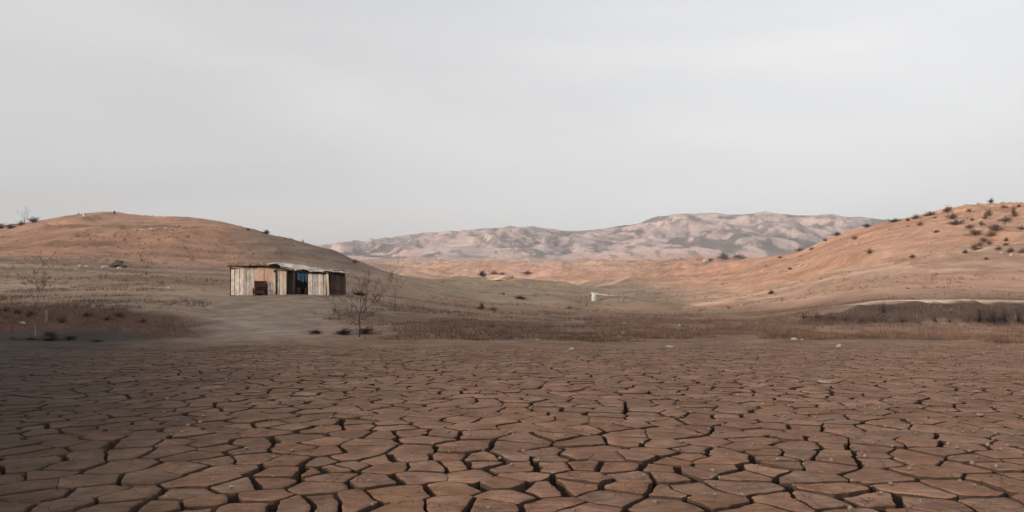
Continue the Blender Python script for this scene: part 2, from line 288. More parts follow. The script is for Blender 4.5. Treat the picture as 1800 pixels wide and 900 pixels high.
def terrain(x, y, detail=True):
    x = np.asarray(x, float); y = np.asarray(y, float)
    az = np.arctan2(x, y); azc = np.clip(az, -AZC, AZC); r = np.hypot(x, y); D = r * np.cos(azc); px = 900 + F * np.tan(azc)
    # wavy shoreline
    Dw = D * (1 + 0.02 * fbm(x / 5, y / 5, 3, 3) * sst(29, 33, D) * (1 - sst(60, 90, D)))
    gi = np.clip((px - GPX[0]) / 6.0, 0, len(GPX) - 1.001); gj = np.clip((np.log(np.maximum(Dw, 22)) - GL[0]) / (GL[1] - GL[0]), 0, len(GL) - 1.001)
    i = gi.astype(int); j = gj.astype(int); a = gi - i; b = gj - j
    z = (T[i, j] * (1 - a) + T[i + 1, j] * a) * (1 - b) + (T[i, j + 1] * (1 - a) + T[i + 1, j + 1] * a) * b
    # far range
    rp = np.interp(px, [p[0] for p in RIDGE], [p[1] for p in RIDGE]); zr = CAM_H + (YH - rp) / F * 1500
    foot = CAM_H + 81 / F * 900
    t = np.clip((D - 900) / 600, 0, 1)
    prof = t ** 0.85 * (1 - sst(1500, 2300, D) * 0.8)
    far = D > 900
    fade = sst(900, 1000, D)
    rg = ridged(x / 115 + 0.35 * fbm(x / 100, y / 100, 3, 8), y / 190, 4, 21) - 0.66
    zf = foot + (zr - foot) * prof + fade * (rg * 44 * (0.13 + np.sin(np.pi * np.clip(t, 0, 1)) * 0.95)) + fade * fbm(x / 40, y / 40, 4, 5) * 3.5
    z = np.where(far, zf, z)
    w = sst(math.radians(62), math.radians(105), np.abs(az))
    gen = np.where(r < 60, -0.25, -0.25 + sst(60, 400, r) * 18 * (1 + 0.6 * fbm(x / 90, y / 90, 4, 9)))
    z = z * (1 - w) + gen * w
    # an added, unseen spur on the left, there to shade the left foreground
    s = np.exp(-(((x + 92) / 34) ** 2 + ((y + 26) / 48) ** 2)) * 31 * (1 + 0.12 * fbm(x / 14, y / 14, 4, 2))
    z = z + s
    if detail:
        z = z + sst(23, 25, D) * (1 - sst(31, 33, D)) * (fbm(x / 5, y / 1.6, 4, 14) * 0.16 + fbm(x / 0.6, y / 0.5, 2, 15) * 0.015)
        sh = sst(30, 34, D)
        z = z + sh * fbm(x / 2.2, y / 2.2, 4, 1) * 0.10 * (1 - sst(90, 200, D)) * (1 - 0.7 * sst(46, 52, D) * (1 - sst(60, 70, D)))
        # runnels in the two banks
        bk = sst(31, 34, D) * (1 - sst(37, 41, D)) * (1 - sst(300, 420, px)) + sst(40.5, 42, D) * (1 - sst(44.5, 46, D)) * sst(1380, 1440, px)
        z = z + bk * (ridged(x / 1.6, y / 5, 4, 6) - 0.7) * 0.4
        hl = sst(62, 95, D) * (1 - sst(700, 900, D))
        z = z + hl * (fbm(x / 26, y / 26, 5, 12) * 0.011 * D * (1 - 0.0 * D)) * (1 - 0.45 * sst(130, 150, D))
        z = z - hl * sst(1150, 1400, px) * sst(70, 120, D) * (1 - sst(150, 190, D)) * np.clip(ridged((x + y * 0.3) / 34, y / 90, 3, 31) - 0.72, 0, 1) * 9
        z = z + hl * (ridged(x / 17 + 0.3 * fbm(x / 9, y / 9, 2, 34), y / 30, 4, 35) - 0.7) * 0.013 * D * (1 - sst(140, 150, D) * 0.6)
        z = z + hl * sst(640, 760, px) * (1 - sst(1350, 1450, px)) * sst(110, 180, D) * (ridged(x / 60, y / 38, 4, 36) - 0.68) * 0.03 * D
        # crumbly relief near the top of the right hill
        z = z + sst(1560, 1700, px) * sst(140, 165, D) * (1 - sst(260, 300, D)) * (ridged(x / 9, y / 9, 3, 17) - 0.7) * 2.6
    return z, D, px
def height(x, y):
    z, _, _ = terrain(np.array([x]), np.array([y])); return float(z[0])
def at_px(px, D): 
    x = (px - 900) / F * D; return Vector((x, D, height(x, D)))
def hit(px, py, d0=31.0, d1=890.0):
    """the ground point seen along one direction"""
    Ds = np.exp(np.linspace(math.log(d0), math.log(d1), 1500)); x = (px - 900) / F * Ds
    z, _, _ = terrain(x, Ds); yy = YH - (z - CAM_H) / Ds * F
    k = np.argmax(yy <= py) if np.any(yy <= py) else int(np.argmin(yy))
    return Vector((x[k], Ds[k], z[k]))

def lin(r, g, b):
    f = lambda c: ((c / 255 + 0.055) / 1.055) ** 2.4 if c > 10 else c / 255 / 12.92
    return np.array([f(r), f(g), f(b)])
TRACKS = [([(-50, 464), (90, 468), (190, 480), (300, 484)], 2.0, (0.36, 0.27, 0.20), 0.7, 62), ([(20, 500), (200, 512), (400, 520)], 2.5, (0.33, 0.26, 0.19), 0.5, 40),
          ([(1045, 503), (1080, 497), (1105, 486), (1110, 478)], 1.6, (0.66, 0.46, 0.35), 0.8, 150), ([(1200, 541), (1330, 517), (1450, 492), (1560, 470), (1600, 462)], 2.2, (0.66, 0.44, 0.31), 0.6, 66),
          ([(1440, 480), (1500, 473), (1570, 462)], 2.0, (0.66, 0.44, 0.31), 0.6, 66), ([(1590, 470), (1650, 476), (1720, 474)], 2.0, (0.62, 0.42, 0.30), 0.5, 66), ([(1180, 497), (1300, 486), (1420, 465)], 1.8, (0.70, 0.42, 0.27), 0.5, 80),
          ([(700, 482), (780, 486), (840, 478), (900, 490), (1000, 480)], 2.0, (0.68, 0.44, 0.32), 0.6, 120)]
def soil(x, y, z, D, px):
    """what the ground is made of: bare earth, dry turf, silt, scrub - albedo by place, with the shade at the left painted in"""
    n1 = fbm(x / 7, y / 7, 5, 40); n2 = fbm(x / 30, y / 30, 5, 41); n3 = fbm(x / 1.4, y / 1.4, 4, 42)
    c = np.zeros(x.shape + (3,))
    def lay(col, w):
        nonlocal c
        w = np.clip(w, 0, 1)[..., None]; c = c * (1 - w) + np.asarray(col) * w
    lay((0.24, 0.152, 0.108), np.ones_like(x))
    lay((0.26, 0.195, 0.145), sst(0.0, 0.35, n1) * 0.7)
    # silty track that runs from the shack down to the bed
    tr = np.exp(-((px - 470 + (D - 40) * -2) / 120) ** 2) * (1 - sst(54, 60, D))
    lay((0.30, 0.243, 0.192), tr * (0.85 + n3 * 0.4))
    lay((0.28, 0.205, 0.15), sst(37, 44, D) * (1 - sst(60, 75, D)) * (1 - sst(650, 800, px)) * 0.75)
    lay((0.105, 0.058, 0.042), sst(31, 32.5, D) * (1 - sst(37, 39, D)) * (1 - sst(300, 420, px + n1 * 60)))      # left bank, raw earth
    lay((0.045, 0.038, 0.032), (1 - sst(31.8, 33.6, D + n1)) * (1 - sst(180, 330, px + n1 * 40)) * 0.95)  # left foot of the bank: painted shade, soil made nearly black
    lay((0.115, 0.07, 0.052), sst(-0.15, 0.2, n1 + n3 * 0.5) * sst(31, 33, D) * (1 - sst(45, 60, D)) * sst(540, 640, px) * (1 - sst(1350, 1420, px)) * 0.75)
    lay((0.27, 0.175, 0.135), sst(38, 40, D) * (1 - sst(40.4, 41, D)) * sst(1380, 1430, px))
    lay((0.095, 0.062, 0.05), sst(30.8, 31.4, D) * (1 - sst(34.5, 37, D)) * sst(1300, 1450, px))
    lay((0.085, 0.058, 0.048), sst(41, 41.6, D) * (1 - sst(44.2, 44.8, D)) * sst(1380, 1430, px))      # right bank face
    lay((0.62, 0.45, 0.345), np.clip(0.75 + n3, 0.3, 1) * sst(44.6, 45.3, D) * (1 - sst(50, 56, D)) * sst(1470, 1540, px))         # bleached rim
    lay((0.225, 0.140, 0.096), 1 - sst(29.5, 31.5, D + n1 * 3))
    lay((0.045, 0.038, 0.032), sst(22, 24, D) * (1 - sst(31.8, 33.6, D + n1)) * (1 - sst(150, 470, px + n1 * 80)) * 0.95)  # dark left wedge carried on over the silt, shade as soil colour
    lay((0.165, 0.105, 0.076), sst(-0.1, 0.25, n1 + 0.4 * n3) * sst(38, 44, D) * (1 - sst(75, 110, D)) * sst(560, 680, px) * (1 - sst(1330, 1420, px)) * 0.7)
    # left hill
    L1 = (1 - sst(600, 900, px)) * sst(58, 68, D)
    lay((0.25, 0.175, 0.13), L1)
    lay((0.20, 0.145, 0.105), L1 * sst(0.0, 0.3, n1 + 0.3 * n3) * 0.6)
    lay((0.34, 0.19, 0.128), L1 * sst(86, 96, D) * (1 - sst(380, 620, px)))
    lay((0.39, 0.228, 0.157), L1 * sst(86, 100, D) * (1 - sst(300, 480, px)) * sst(-0.2, 0.25, n2))
    lay((0.24, 0.14, 0.09), L1 * sst(95, 105, D) * sst(0.12, 0.4, n1) * 0.65)
    lay((0.165, 0.12, 0.09), L1 * sst(80, 105, D) * sst(370, 500, px) * 0.9)
    lay((0.15, 0.09, 0.062), L1 * sst(0.10, 0.35, fbm(x / 22, (y + z * 3) / 4.5, 4, 70)) * 0.55)
    # valley
    V = sst(600, 760, px) * (1 - sst(1150, 1400, px)) * sst(70, 95, D)
    lay((0.27, 0.205, 0.145), V); lay((0.20, 0.14, 0.095), V * sst(0.05, 0.35, n1) * 0.6)
    lay((0.56, 0.335, 0.24), V * sst(190, 300, D + n2 * 60) * 0.95)
    lay((0.42, 0.235, 0.155), V * sst(250, 330, D) * sst(0.05, 0.3, n2) * 0.7)
    lay((0.58, 0.40, 0.30), V * sst(500, 640, D) * 0.8)
    # right hill
    RH = sst(1130, 1330, px + (D - 100) * 0.3) * sst(62, 85, D - (1500 - np.clip(px, 1200, 1500)) * 0.06)
    lay((0.47, 0.285, 0.20), RH); lay((0.38, 0.26, 0.185), RH * sst(-0.05, 0.35, n2) * 0.75)
    lay((0.62, 0.41, 0.295), RH * sst(0.1, 0.4, fbm((x + 0.8 * y) / 60, (y - 0.5 * x) / 9, 4, 50)) * 0.55)
    lay((0.56, 0.275, 0.165), RH * sst(130, 190, D + n2 * 50) * (0.55 + 0.35 * n1))
    lay((0.64, 0.39, 0.26), RH * sst(150, 175, D) * sst(1620, 1720, px) * sst(0.0, 0.3, n3 + n1 * 0.5) * 0.6)
    lay((0.30, 0.16, 0.10), (RH + V * 0.8) * sst(0.08, 0.34, fbm(x / 30, (y + z * 4) / 8, 4, 71)) * 0.6)
    py = YH - (z - CAM_H) / np.maximum(D, 1) * F
    for pts_, wd, cc, am, dmin in TRACKS:
        ln = np.interp(px, [p[0] for p in pts_], [p[1] for p in pts_])
        lay(cc, np.exp(-((py - ln + n3 * 1.5) / wd) ** 2) * am * (px > pts_[0][0]) * (px < pts_[-1][0]) * (D > dmin) * (D < 800))
    # the range
    Fz = sst(870, 960, D)
    lay((0.60, 0.42, 0.385), Fz)
    lay((0.47, 0.36, 0.33), Fz * sst(-0.1, 0.3, fbm(x / 120, y / 160, 4, 61)) * 0.8)
    lay((0.36, 0.30, 0.30), Fz * sst(0.0, 0.25, fbm(x / 34, y / 90, 5, 64, 0.6)) * 0.75)
    lay((0.66, 0.48, 0.42), Fz * sst(0.15, 0.35, fbm(x / 24, y / 50, 4, 65, 0.6)) * 0.6)
    rgf = ridged(x / 115 + 0.35 * fbm(x / 100, y / 100, 3, 8), y / 190, 4, 21) - 0.66
    veg = fbm(x / 30 + 0.6 * fbm(x / 40, y / 40, 3, 60), y / 60, 5, 62, 0.6) * 0.8 - rgf * 0.9
    lay((0.095, 0.088, 0.08), Fz * sst(0.08, 0.24, veg + 0.04 * sst(1100, 1250, px)) * 0.85)
    lay((0.20, 0.165, 0.15), Fz * sst(0.1, 0.35, fbm(x / 26, y / 40, 4, 63, 0.65)) * 0.55)
    lay((0.20, 0.14, 0.10), sst(math.radians(60), math.radians(80), np.abs(np.arctan2(x, y))) * sst(20, 40, np.hypot(x, y)))
    c = c * (1 + 0.22 * n3[..., None])
    lay((0.13, 0.115, 0.105), Fz * sst(0.2, 0.36, fbm(x / 15, y / 28, 4, 66, 0.6)) * 0.7)
    return np.clip(c, 0.015, 0.8)

def build_terrain():
    azs = np.concatenate([np.radians(np.arange(-180, -42, 2.0)), np.linspace(math.radians(-42), math.radians(42), 760), np.radians(np.arange(44, 181, 2.0))])
    Ds = np.concatenate([np.concatenate([[0.15], np.arange(0.6, 22, 0.6)]), np.arange(22.5, 32, 0.11), np.arange(32, 62, 0.16), np.exp(np.arange(math.log(62), math.log(900), 0.0105)), np.exp(np.linspace(math.log(902), math.log(2300), 150)), [3000, 4200, 6000]])
    A, DD = np.meshgrid(azs, Ds); azc = np.clip(A, -AZC, AZC); r = DD / np.cos(azc)
    X = r * np.sin(A); Y = r * np.cos(A)
    Z, D, px = terrain(X, Y)
    Z = np.where(DD > 2400, -20.0, Z); Z = np.where(DD < 23.4, np.minimum(Z, -0.24), Z)
    out_ = np.maximum(np.abs(X) - np.maximum(Y, 0) * 0.8 - 9.4, -3.4 - Y)
    Z = np.where((DD < 30) & (np.abs(Z) < 0.4), np.where(out_ > 0, np.maximum(Z, -0.02 - 0.24 * (1 - sst(0, 0.5, out_))), Z), Z)
    cols = soil(X, Y, Z, D, px)
    nr, nc = X.shape
    Vv = np.stack([X.ravel(), Y.ravel(), Z.ravel()], 1); Cc = cols.reshape(-1, 3)
    I, J = np.meshgrid(np.arange(nr - 1), np.arange(nc - 1), indexing='ij')
    q = np.stack([I * nc + J, I * nc + J + 1, (I + 1) * nc + J + 1, (I + 1) * nc + J], -1).reshape(-1, 4)
    fd = DD[:-1, :-1].ravel(); fp = px[:-1, :-1].ravel(); fa = np.abs(A[:-1, :-1].ravel())
    reg = np.full(len(q), 4)
    reg[fd < 23.6] = 0; reg[(fd >= 23.6) & (fd < 62)] = 1
    reg[(fd >= 62) & (fd < 290) & (fp < 760)] = 2; reg[(fd >= 62) & (fd < 420) & (fp > 1240)] = 3
    reg[fd >= 900] = 5
    out = {}
    for k, (nm, mt) in enumerate([('dry_lakebed', 'bed'), ('shore', 'shore'), ('left_hill', 'hill'), ('right_hill', 'hill'), ('valley_floor', 'hill'), ('far_hills', 'range')]):
        qq = q[reg == k]; u, inv = np.unique(qq, return_inverse=True)
        me = mesh_np(nm, Vv[u], inv.reshape(-1, 4)[:, ::-1] if False else inv.reshape(-1, 4), True, Cc[u])
        me.materials.append(M[mt])
        if k == 0: me.materials.append(M['sheet']); me.polygons.foreach_set('material_index', (out_[:-1, :-1].ravel()[reg == 0] > -0.05).astype(np.int32))
        o = bpy.data.objects.new(nm, me); C.objects.link(o); tag(o, kind='structure'); out[nm] = o
    LB = {'dry_lakebed': 'flat dried out lakebed floor under the cracked clay plates', 'shore': 'brown earth shore with low eroded banks beyond the cracked mud',
          'left_hill': 'rounded grassy brown hill rising behind the wooden shack', 'right_hill': 'orange bare hill dotted with bushes on the right',
          'valley_floor': 'dry valley floor between the two near hills', 'far_hills': 'pale mauve hills with dark scrub on the horizon'}
    for k, v in LB.items(): out[k]['label'] = v
    return out
ter = build_terrain()

# ---------------------------------------------------------------- cracked clay plates
TR = """62,751 11,761 11,784 98,767 115,779 80,795 160,784 155,800 115,820 53,822 18,840 71,834 53,855 80,871 115,887 156,845 220,795 204,822 258,836 222,870 258,767 155,758 288,891 18,891 195,893
314,756 389,756 318,777 371,779 470,760 439,777 520,751 563,754 520,770 513,788 353,800 437,806 327,820 362,846 563,795 513,811 505,829 478,847 421,854 460,871 353,882 552,829 584,825 558,854 513,889 433,895 570,884
627,763 689,751 671,765 747,772 840,763 760,746 644,788 724,804 822,784 623,818 801,818 659,843 737,838 902,802 700,868 795,859 884,847 618,880 715,893 787,888 858,892
918,751 980,744 998,758 936,770 1069,752 1024,777 1104,777 1167,763 1010,800 1122,804 971,822 918,838 1033,840 1078,820 1113,836 1163,836 959,857 1007,854 1078,872 971,888 1175,864 1170,891
1223,752 1244,777 1211,790 1307,763 1280,797 1387,767 1396,799 1452,772 1467,756 1262,824 1221,829 1348,827 1307,856 1422,840 1214,861 1262,880 1378,882 1440,882 1484,795
1536,751 1536,777 1527,799 1633,751 1616,779 1610,799 1704,772 1777,758 1699,786 1763,799 1749,818 1624,827 1536,836 1607,859 1695,857 1767,843 1536,877 1633,888 1758,889 1791,854"""
def build_plates():
    pts = []
    for t in TR.split():
        a, b = map(float, t.split(',')); D = CAM_H * F / (b - YH); pts.append(((a - 900) / F * D, D))
    cell = 0.5; grid = {}
    def near(x, y, r):
        n = int(r / cell) + 1
        for i in range(-n, n + 1):
            for j in range(-n, n + 1):
                for (a, b) in grid.get((int(x // cell) + i, int(y // cell) + j), ()):
                    if (a - x) ** 2 + (b - y) ** 2 < r * r: return True
        return False
    for p in pts: grid.setdefault((int(p[0] // cell), int(p[1] // cell)), []).append(p)
    rr = random.Random(5); Y1 = 31.6
    for k in range(90000):
        y = -4 + (Y1 + 4) * rr.random() ** 0.72; hw = max(y, 0) * 0.80 + 10.2
        x = rr.uniform(-hw, hw)
        rad = (0.39 + 0.15 * mnoise.noise((x * 0.5, y * 0.5, 3))) * (1.0 if rr.random() < 0.8 else 0.72)
        if y > 9: rad *= 1.0 + 0.0 * y
        if near(x, y, rad): continue
        pts.append((x, y)); grid.setdefault((int(x // cell), int(y // cell)), []).append((x, y))
    idx = {p: i for i, p in enumerate(pts)}
    ew = {}
    def width(i, j, mx, my):
        k = (min(i, j), max(i, j))
        if k not in ew:
            q = rr.random(); w = 0.020 + 0.045 * q ** 2.2
            dx, dy = pts[i][0] - pts[j][0], pts[i][1] - pts[j][1]
            if abs(dx) > abs(dy) * 1.2: w += 0.040 * rr.random() ** 2.0
            elif abs(dy) > abs(dx): w += 0.010
            w *= (1.15 - 0.3 * mnoise.noise((mx * 0.25, my * 0.25, 7))) * (1 - 0.72 * min(1, max(0, (my - 12) / 13)))
            if rr.random() < 0.07: w = 0.0025
            ew[k] = w
        return ew[k]
    def warp(x, y):
        a = mnoise.noise_vector((x * 2.1, y * 2.1, 0.0)); b = mnoise.noise_vector((x * 7.0, y * 7.0, 5.0)); c = mnoise.noise_vector((x * 21, y * 21, 9.0))
        return x + a[0] * 0.06 + b[0] * 0.024 + c[0] * 0.011, y + a[1] * 0.06 + b[1] * 0.024 + c[1] * 0.011
    cells = []
    for i, (x, y) in enumerate(pts):
        if y < -3.6 or y > Y1 - 0.3 or abs(x) > max(y, 0) * 0.80 + 9.6: continue
        nb = []
        ci, cj = int(x // cell), int(y // cell)
        for a in range(-3, 4):
            for b in range(-3, 4):
                for p in grid.get((ci + a, cj + b), ()):
                    if p[0] != x or p[1] != y: nb.append(p)
        nb.sort(key=lambda p: (p[0] - x) ** 2 + (p[1] - y) ** 2)
        poly = [(x - 1, y - 1), (x + 1, y - 1), (x + 1, y + 1), (x - 1, y + 1)]
        for p in nb[:22]:
            dx, dy = p[0] - x, p[1] - y; d = math.hypot(dx, dy); nx, ny = dx / d, dy / d
            j = idx[p]
            off = d / 2 - width(i, j, x + dx / 2, y + dy / 2) / 2
            new = []; m = len(poly)
            for k in range(m):
                a = poly[k]; b = poly[(k + 1) % m]
                da = (a[0] - x) * nx + (a[1] - y) * ny - off; db = (b[0] - x) * nx + (b[1] - y) * ny - off
                if da <= 0: new.append(a)
                if da * db < 0:
                    t = da / (da - db); new.append((a[0] + (b[0] - a[0]) * t, a[1] + (b[1] - a[1]) * t))
            poly = new
            if len(poly) < 3: break
        if len(poly) < 3: continue
        cells.append((y, i, x, y, poly))
    cells.sort(key=lambda c: c[0])
    return cells, warp, rr
def plate_geo(x, y, poly, warp, rr, fine):
    """a slab with a slightly dished top, a worn rim and a steep side"""
    # resample outline
    step = 0.055 if fine else (0.11 if y < 18 else 0.17)
    out = []
    m = len(poly)
    for k in range(m):
        a = poly[k]; b = poly[(k + 1) % m]; L_ = math.hypot(b[0] - a[0], b[1] - a[1])
        if L_ < 0.012: continue
        c = max(1, int(round(L_ / step)))
        for q in range(c):
            t = (q + 0.5) / c if c > 1 else 0.5
            t = 0.5 + (t - 0.5) * (1 + (1.0 / c) * 0.78) if c > 1 else t
            out.append((a[0] + (b[0] - a[0]) * t, a[1] + (b[1] - a[1]) * t))
    out = [warp(*p) for p in out]; k = len(out)
    if k < 3: return None
    cx = sum(p[0] for p in out) / k; cy = sum(p[1] for p in out) / k
    h = rr.gauss(0, 0.0035); tx, ty = rr.gauss(0, 0.009), rr.gauss(0, 0.009); curl = rr.uniform(0.0, 0.010)
    def top(px, py, e): 
        return h + (px - cx) * tx + (py - cy) * ty + curl * e + 0.005 * mnoise.noise((px * 4, py * 4, 1.0)) + 0.004 * mnoise.noise((px * 13, py * 13, 2.0))
    V = []; fs = []
    rings = [(1.0, 'w', -0.24), (1.0, 'r', -0.006), (0.955, 't', 0)] + ([(0.62, 't', 0), (0.28, 't', 0)] if fine else ([(0.55, 't', 0)] if y < 18 else []))
    for (s, kind, dz) in rings:
        for (px, py) in out:
            d = math.hypot(px - cx, py - cy) + 1e-6
            if kind == 'w': ss = 1 + 0.002 / d
            elif kind == 'r': ss = 1.0
            elif s > 0.9: ss = max(0.6, 1 - 0.010 / d)
            else: ss = s
            qx, qy = cx + (px - cx) * ss, cy + (py - cy) * ss
            V.append((qx, qy, (dz if kind == 'w' else top(qx, qy, ss ** 3) + dz)))
    V.append((cx, cy, top(cx, cy, 0)))
    tris = []
    for r_ in range(len(rings) - 1):
        for a in range(k):
            b = (a + 1) % k
            p0, p1, p2, p3 = r_ * k + a, r_ * k + b, (r_ + 1) * k + b, (r_ + 1) * k + a
            tris += [(p0, p1, p2), (p0, p2, p3)]
    c0 = (len(rings) - 1) * k; ce = len(V) - 1
    for a in range(k): tris.append((c0 + a, c0 + (a + 1) % k, ce))
    return V, tris, (cx, cy), out
cells, warp, prr = build_plates()
# pick the plates that show largest as single parts: nearest first among those inside the frame
inframe = [c for c in cells if abs(c[2]) < c[3] * 0.72 + 0.35 and c[3] > 4.9]
single = set(c[1] for c in inframe[:298])
SV, ST, SC, SK = [], [], [], []
for c in cells:
    fine = c[1] in single
    g = plate_geo(c[2], c[3], c[4], warp, prr, fine)
    if g is None: continue
    V, tris, (cx, cy), _o = g
    s = prr.uniform(0.82, 1.16); hue = prr.uniform(-0.05, 0.05); tint = (s * (1 + hue), s, s * (1 - hue))
    if fine:
        Va = np.array(V) - np.array([cx, cy, 0])
        me = mesh_np('clay_plate', Va, tris, False, np.tile(tint, (len(Va), 1)))
        kk = len(g[3]); me.polygons.foreach_set('use_smooth', [i >= 2 * kk for i in range(len(me.polygons))])
        me.materials.append(M['clay']); me.materials.append(M['crack_shade'])
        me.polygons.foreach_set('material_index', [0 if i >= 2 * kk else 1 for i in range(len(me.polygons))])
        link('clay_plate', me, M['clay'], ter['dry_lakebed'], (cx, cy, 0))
    else:
        SK.append(len(_o))
        SV.append(V); ST.append(tris); SC.append(np.tile(tint, (len(V), 1)))
off = np.cumsum([0] + [len(v) for v in SV[:-1]])
Va = np.concatenate([np.array(v) for v in SV]); Ta = np.concatenate([np.array(t) + o for t, o in zip(ST, off)]); Ca = np.concatenate(SC)
me = mesh_np('clay_plates', Va, Ta, True, Ca)
top_ = np.concatenate([np.arange(len(t)) >= 2 * k for t, k in zip(ST, SK)])
me.polygons.foreach_set('use_smooth', top_)
me.materials.append(M['clay']); me.materials.append(M['crack_shade']); me.polygons.foreach_set('material_index', np.where(top_, 0, 1).astype(np.int32))
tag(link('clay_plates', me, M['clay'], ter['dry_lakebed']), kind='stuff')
print('plates', len(cells), 'tris far', len(Ta))

# ---------------------------------------------------------------- stones
def rock_mesh(seed, flat=0.6, rough=0.28):
    import bmesh
    bm = bmesh.new(); bmesh.ops.create_icosphere(bm, subdivisions=2, radius=1.0)
    for v in bm.verts:
        d = v.co.normalized(); n = mnoise.noise(d * 1.3 + Vector((seed * 3.1, 0, 0))) * rough * 1.6 + mnoise.noise(d * 3.4 + Vector((0, seed, 0))) * rough * 0.6
        v.co = d * (1 + n); v.co.z *= flat
        if v.co.z < -0.25: v.co.z = -0.25
    me = bpy.data.meshes.new('stone'); bm.to_mesh(me); bm.free(); return me
ROCKS = [rock_mesh(i, 0.5 + 0.12 * (i % 3)) for i in range(6)]
def stone(px, py, w, h, label, m='stone', group=None, d0=31, name='stone', cat='stone', lake=False):
    if lake:
        D = CAM_H * F / (py - YH); p = Vector(((px - 900) / F * D, D, 0.02))
    else: p = hit(px, py, d0)
    k = p.y / F
    me = R.choice(ROCKS).copy()
    o = link(name, me, M[m], loc=(p.x, p.y, p.z + 0.0), rot=(0, 0, R.uniform(0, 6)), sc=(w * k / 2, w * k / 2 * 0.8, h * k / 1.0))
    return tag(o, label, cat, group)
ST_ = [
 (783, 553, 6, 5, 'small pale stone on the brown flat right of the bare tree'),
 (1097, 568, 7, 4, 'pale stone on brown flat below the end of the slanting pole'),
 (1195, 573, 7, 5, 'pale stone on brown flat right of centre'),
 (1095, 586, 6, 4, 'faint pale stone on the brown flat, nearer than the one below the pole end'),
 (1330, 569, 5, 5, 'small whitish stone on the flat left of the dark eroded bank'),
 (1395, 599, 13, 9, 'largest whitish stone at the edge of the lakebed on the right'),
 (1410, 603, 7, 5, 'small stone touching the right side of the largest whitish stone'),
 (1475, 610, 12, 6, 'whitish stone at the lakebed edge below the dark right bank'),
 (1177, 611, 14, 5, 'flat pale stone at the edge of the cracked mud right of centre'),
 (1005, 614, 13, 4, 'flat pale stone at the lakebed edge near the middle of the photo'),
 (945, 598, 7, 4, 'small pale stone on the brown flat near the middle of the photo'),
 (297, 507, 5, 9, 'small upright pale stone on the slope left of the shack'),
 (40, 569, 10, 5, 'whitish stone on the dark bank at the far left'),
 (186, 470, 14, 7, 'pale stone left of the dark rock heap on the left slope'),
 (210, 472, 10, 5, 'pale stone in front of the dark rock heap on the left slope'),
 (152, 469, 8, 5, 'pinkish stone on the left slope, farthest left of the rock heap'),
 (140, 468, 9, 4, 'low brownish stone beside the pinkish stone on the left slope'),
 (1761, 446, 9, 6, 'pale rock among bushes on the right hill, left of its pair'),
 (1777, 450, 6, 6, 'pale rock among bushes on the right hill, right of its pair'),
 (1634, 428, 8, 5, 'pale boulder alone on the bare face of the right hill'),
]
for s in ST_: stone(*s, lake=s[1] > 606)
for s in [(1450, 673, 28, 5, 'long flat pale stone lying on the cracked mud right of centre'),
          (1718, 690, 13, 4, 'pale stone on the cracked mud near the right edge'),
          (1722, 731, 14, 5, 'pale clod on the cracked mud near the right edge, nearer the camera')]: stone(*s, lake=True, m='dull')
hd = hit(205, 470, 60)
k_ = hd.y / F
t = empty('rock_heap', (hd.x, hd.y, hd.z), label='dark heap of rocks and brush on the slope of the left hill', cat='rock heap')
for (dx, dz, w, h) in ((-3, 3, 15, 12), (5, 5, 13, 11), (13, 2, 13, 8), (0, 10, 10, 9), (-10, 0, 9, 6), (8, 9, 9, 7)):
    link('stone', R.choice(ROCKS).copy(), M['darkstone'], t, loc=(dx * k_, R.uniform(-.2, .2), dz * k_), rot=(0, 0, R.uniform(0, 6)), sc=(w * k_ / 2, w * k_ / 2, h * k_ / 1.4))

# crumbs of mud and gravel
def crumbs():
    V = []; T_ = []
    rr = random.Random(9)
    for i in range(2600):
        y = 5 + 27 * rr.random() ** 0.7; x = rr.uniform(-0.5, 0.78) * y if rr.random() < 0.6 else rr.uniform(0.22, 0.75) * y
        s = rr.uniform(0.006, 0.02) * (1 + 0.03 * y); b = len(V); z = 0.018 + s * 0.2
        V += [(x + rr.uniform(-1, 1) * s, y + rr.uniform(-1, 1) * s, z - s), (x + s * 1.3, y, z), (x - s * 0.2, y + s, z), (x - s * 1.2, y - s * 0.2, z), (x, y - s, z), (x + rr.uniform(-.3, .3) * s, y, z + s * 0.7)]
        for a in range(1, 5):
            c = a % 4 + 1; T_ += [(b, b + c, b + a), (b + a, b + c, b + 5)]
    return mesh_np('mud_crumbs', np.array(V), np.array(T_), False)
M['crumb'] = material('mud_crumb', (0.32, 0.24, 0.185), (0.17, 0.11, 0.08), scale=3, bump=0, rnd=0)
tag(link('mud_crumbs', crumbs(), M['crumb']), 'loose pale crumbs of mud scattered over the cracked lakebed', None, None, 'stuff')

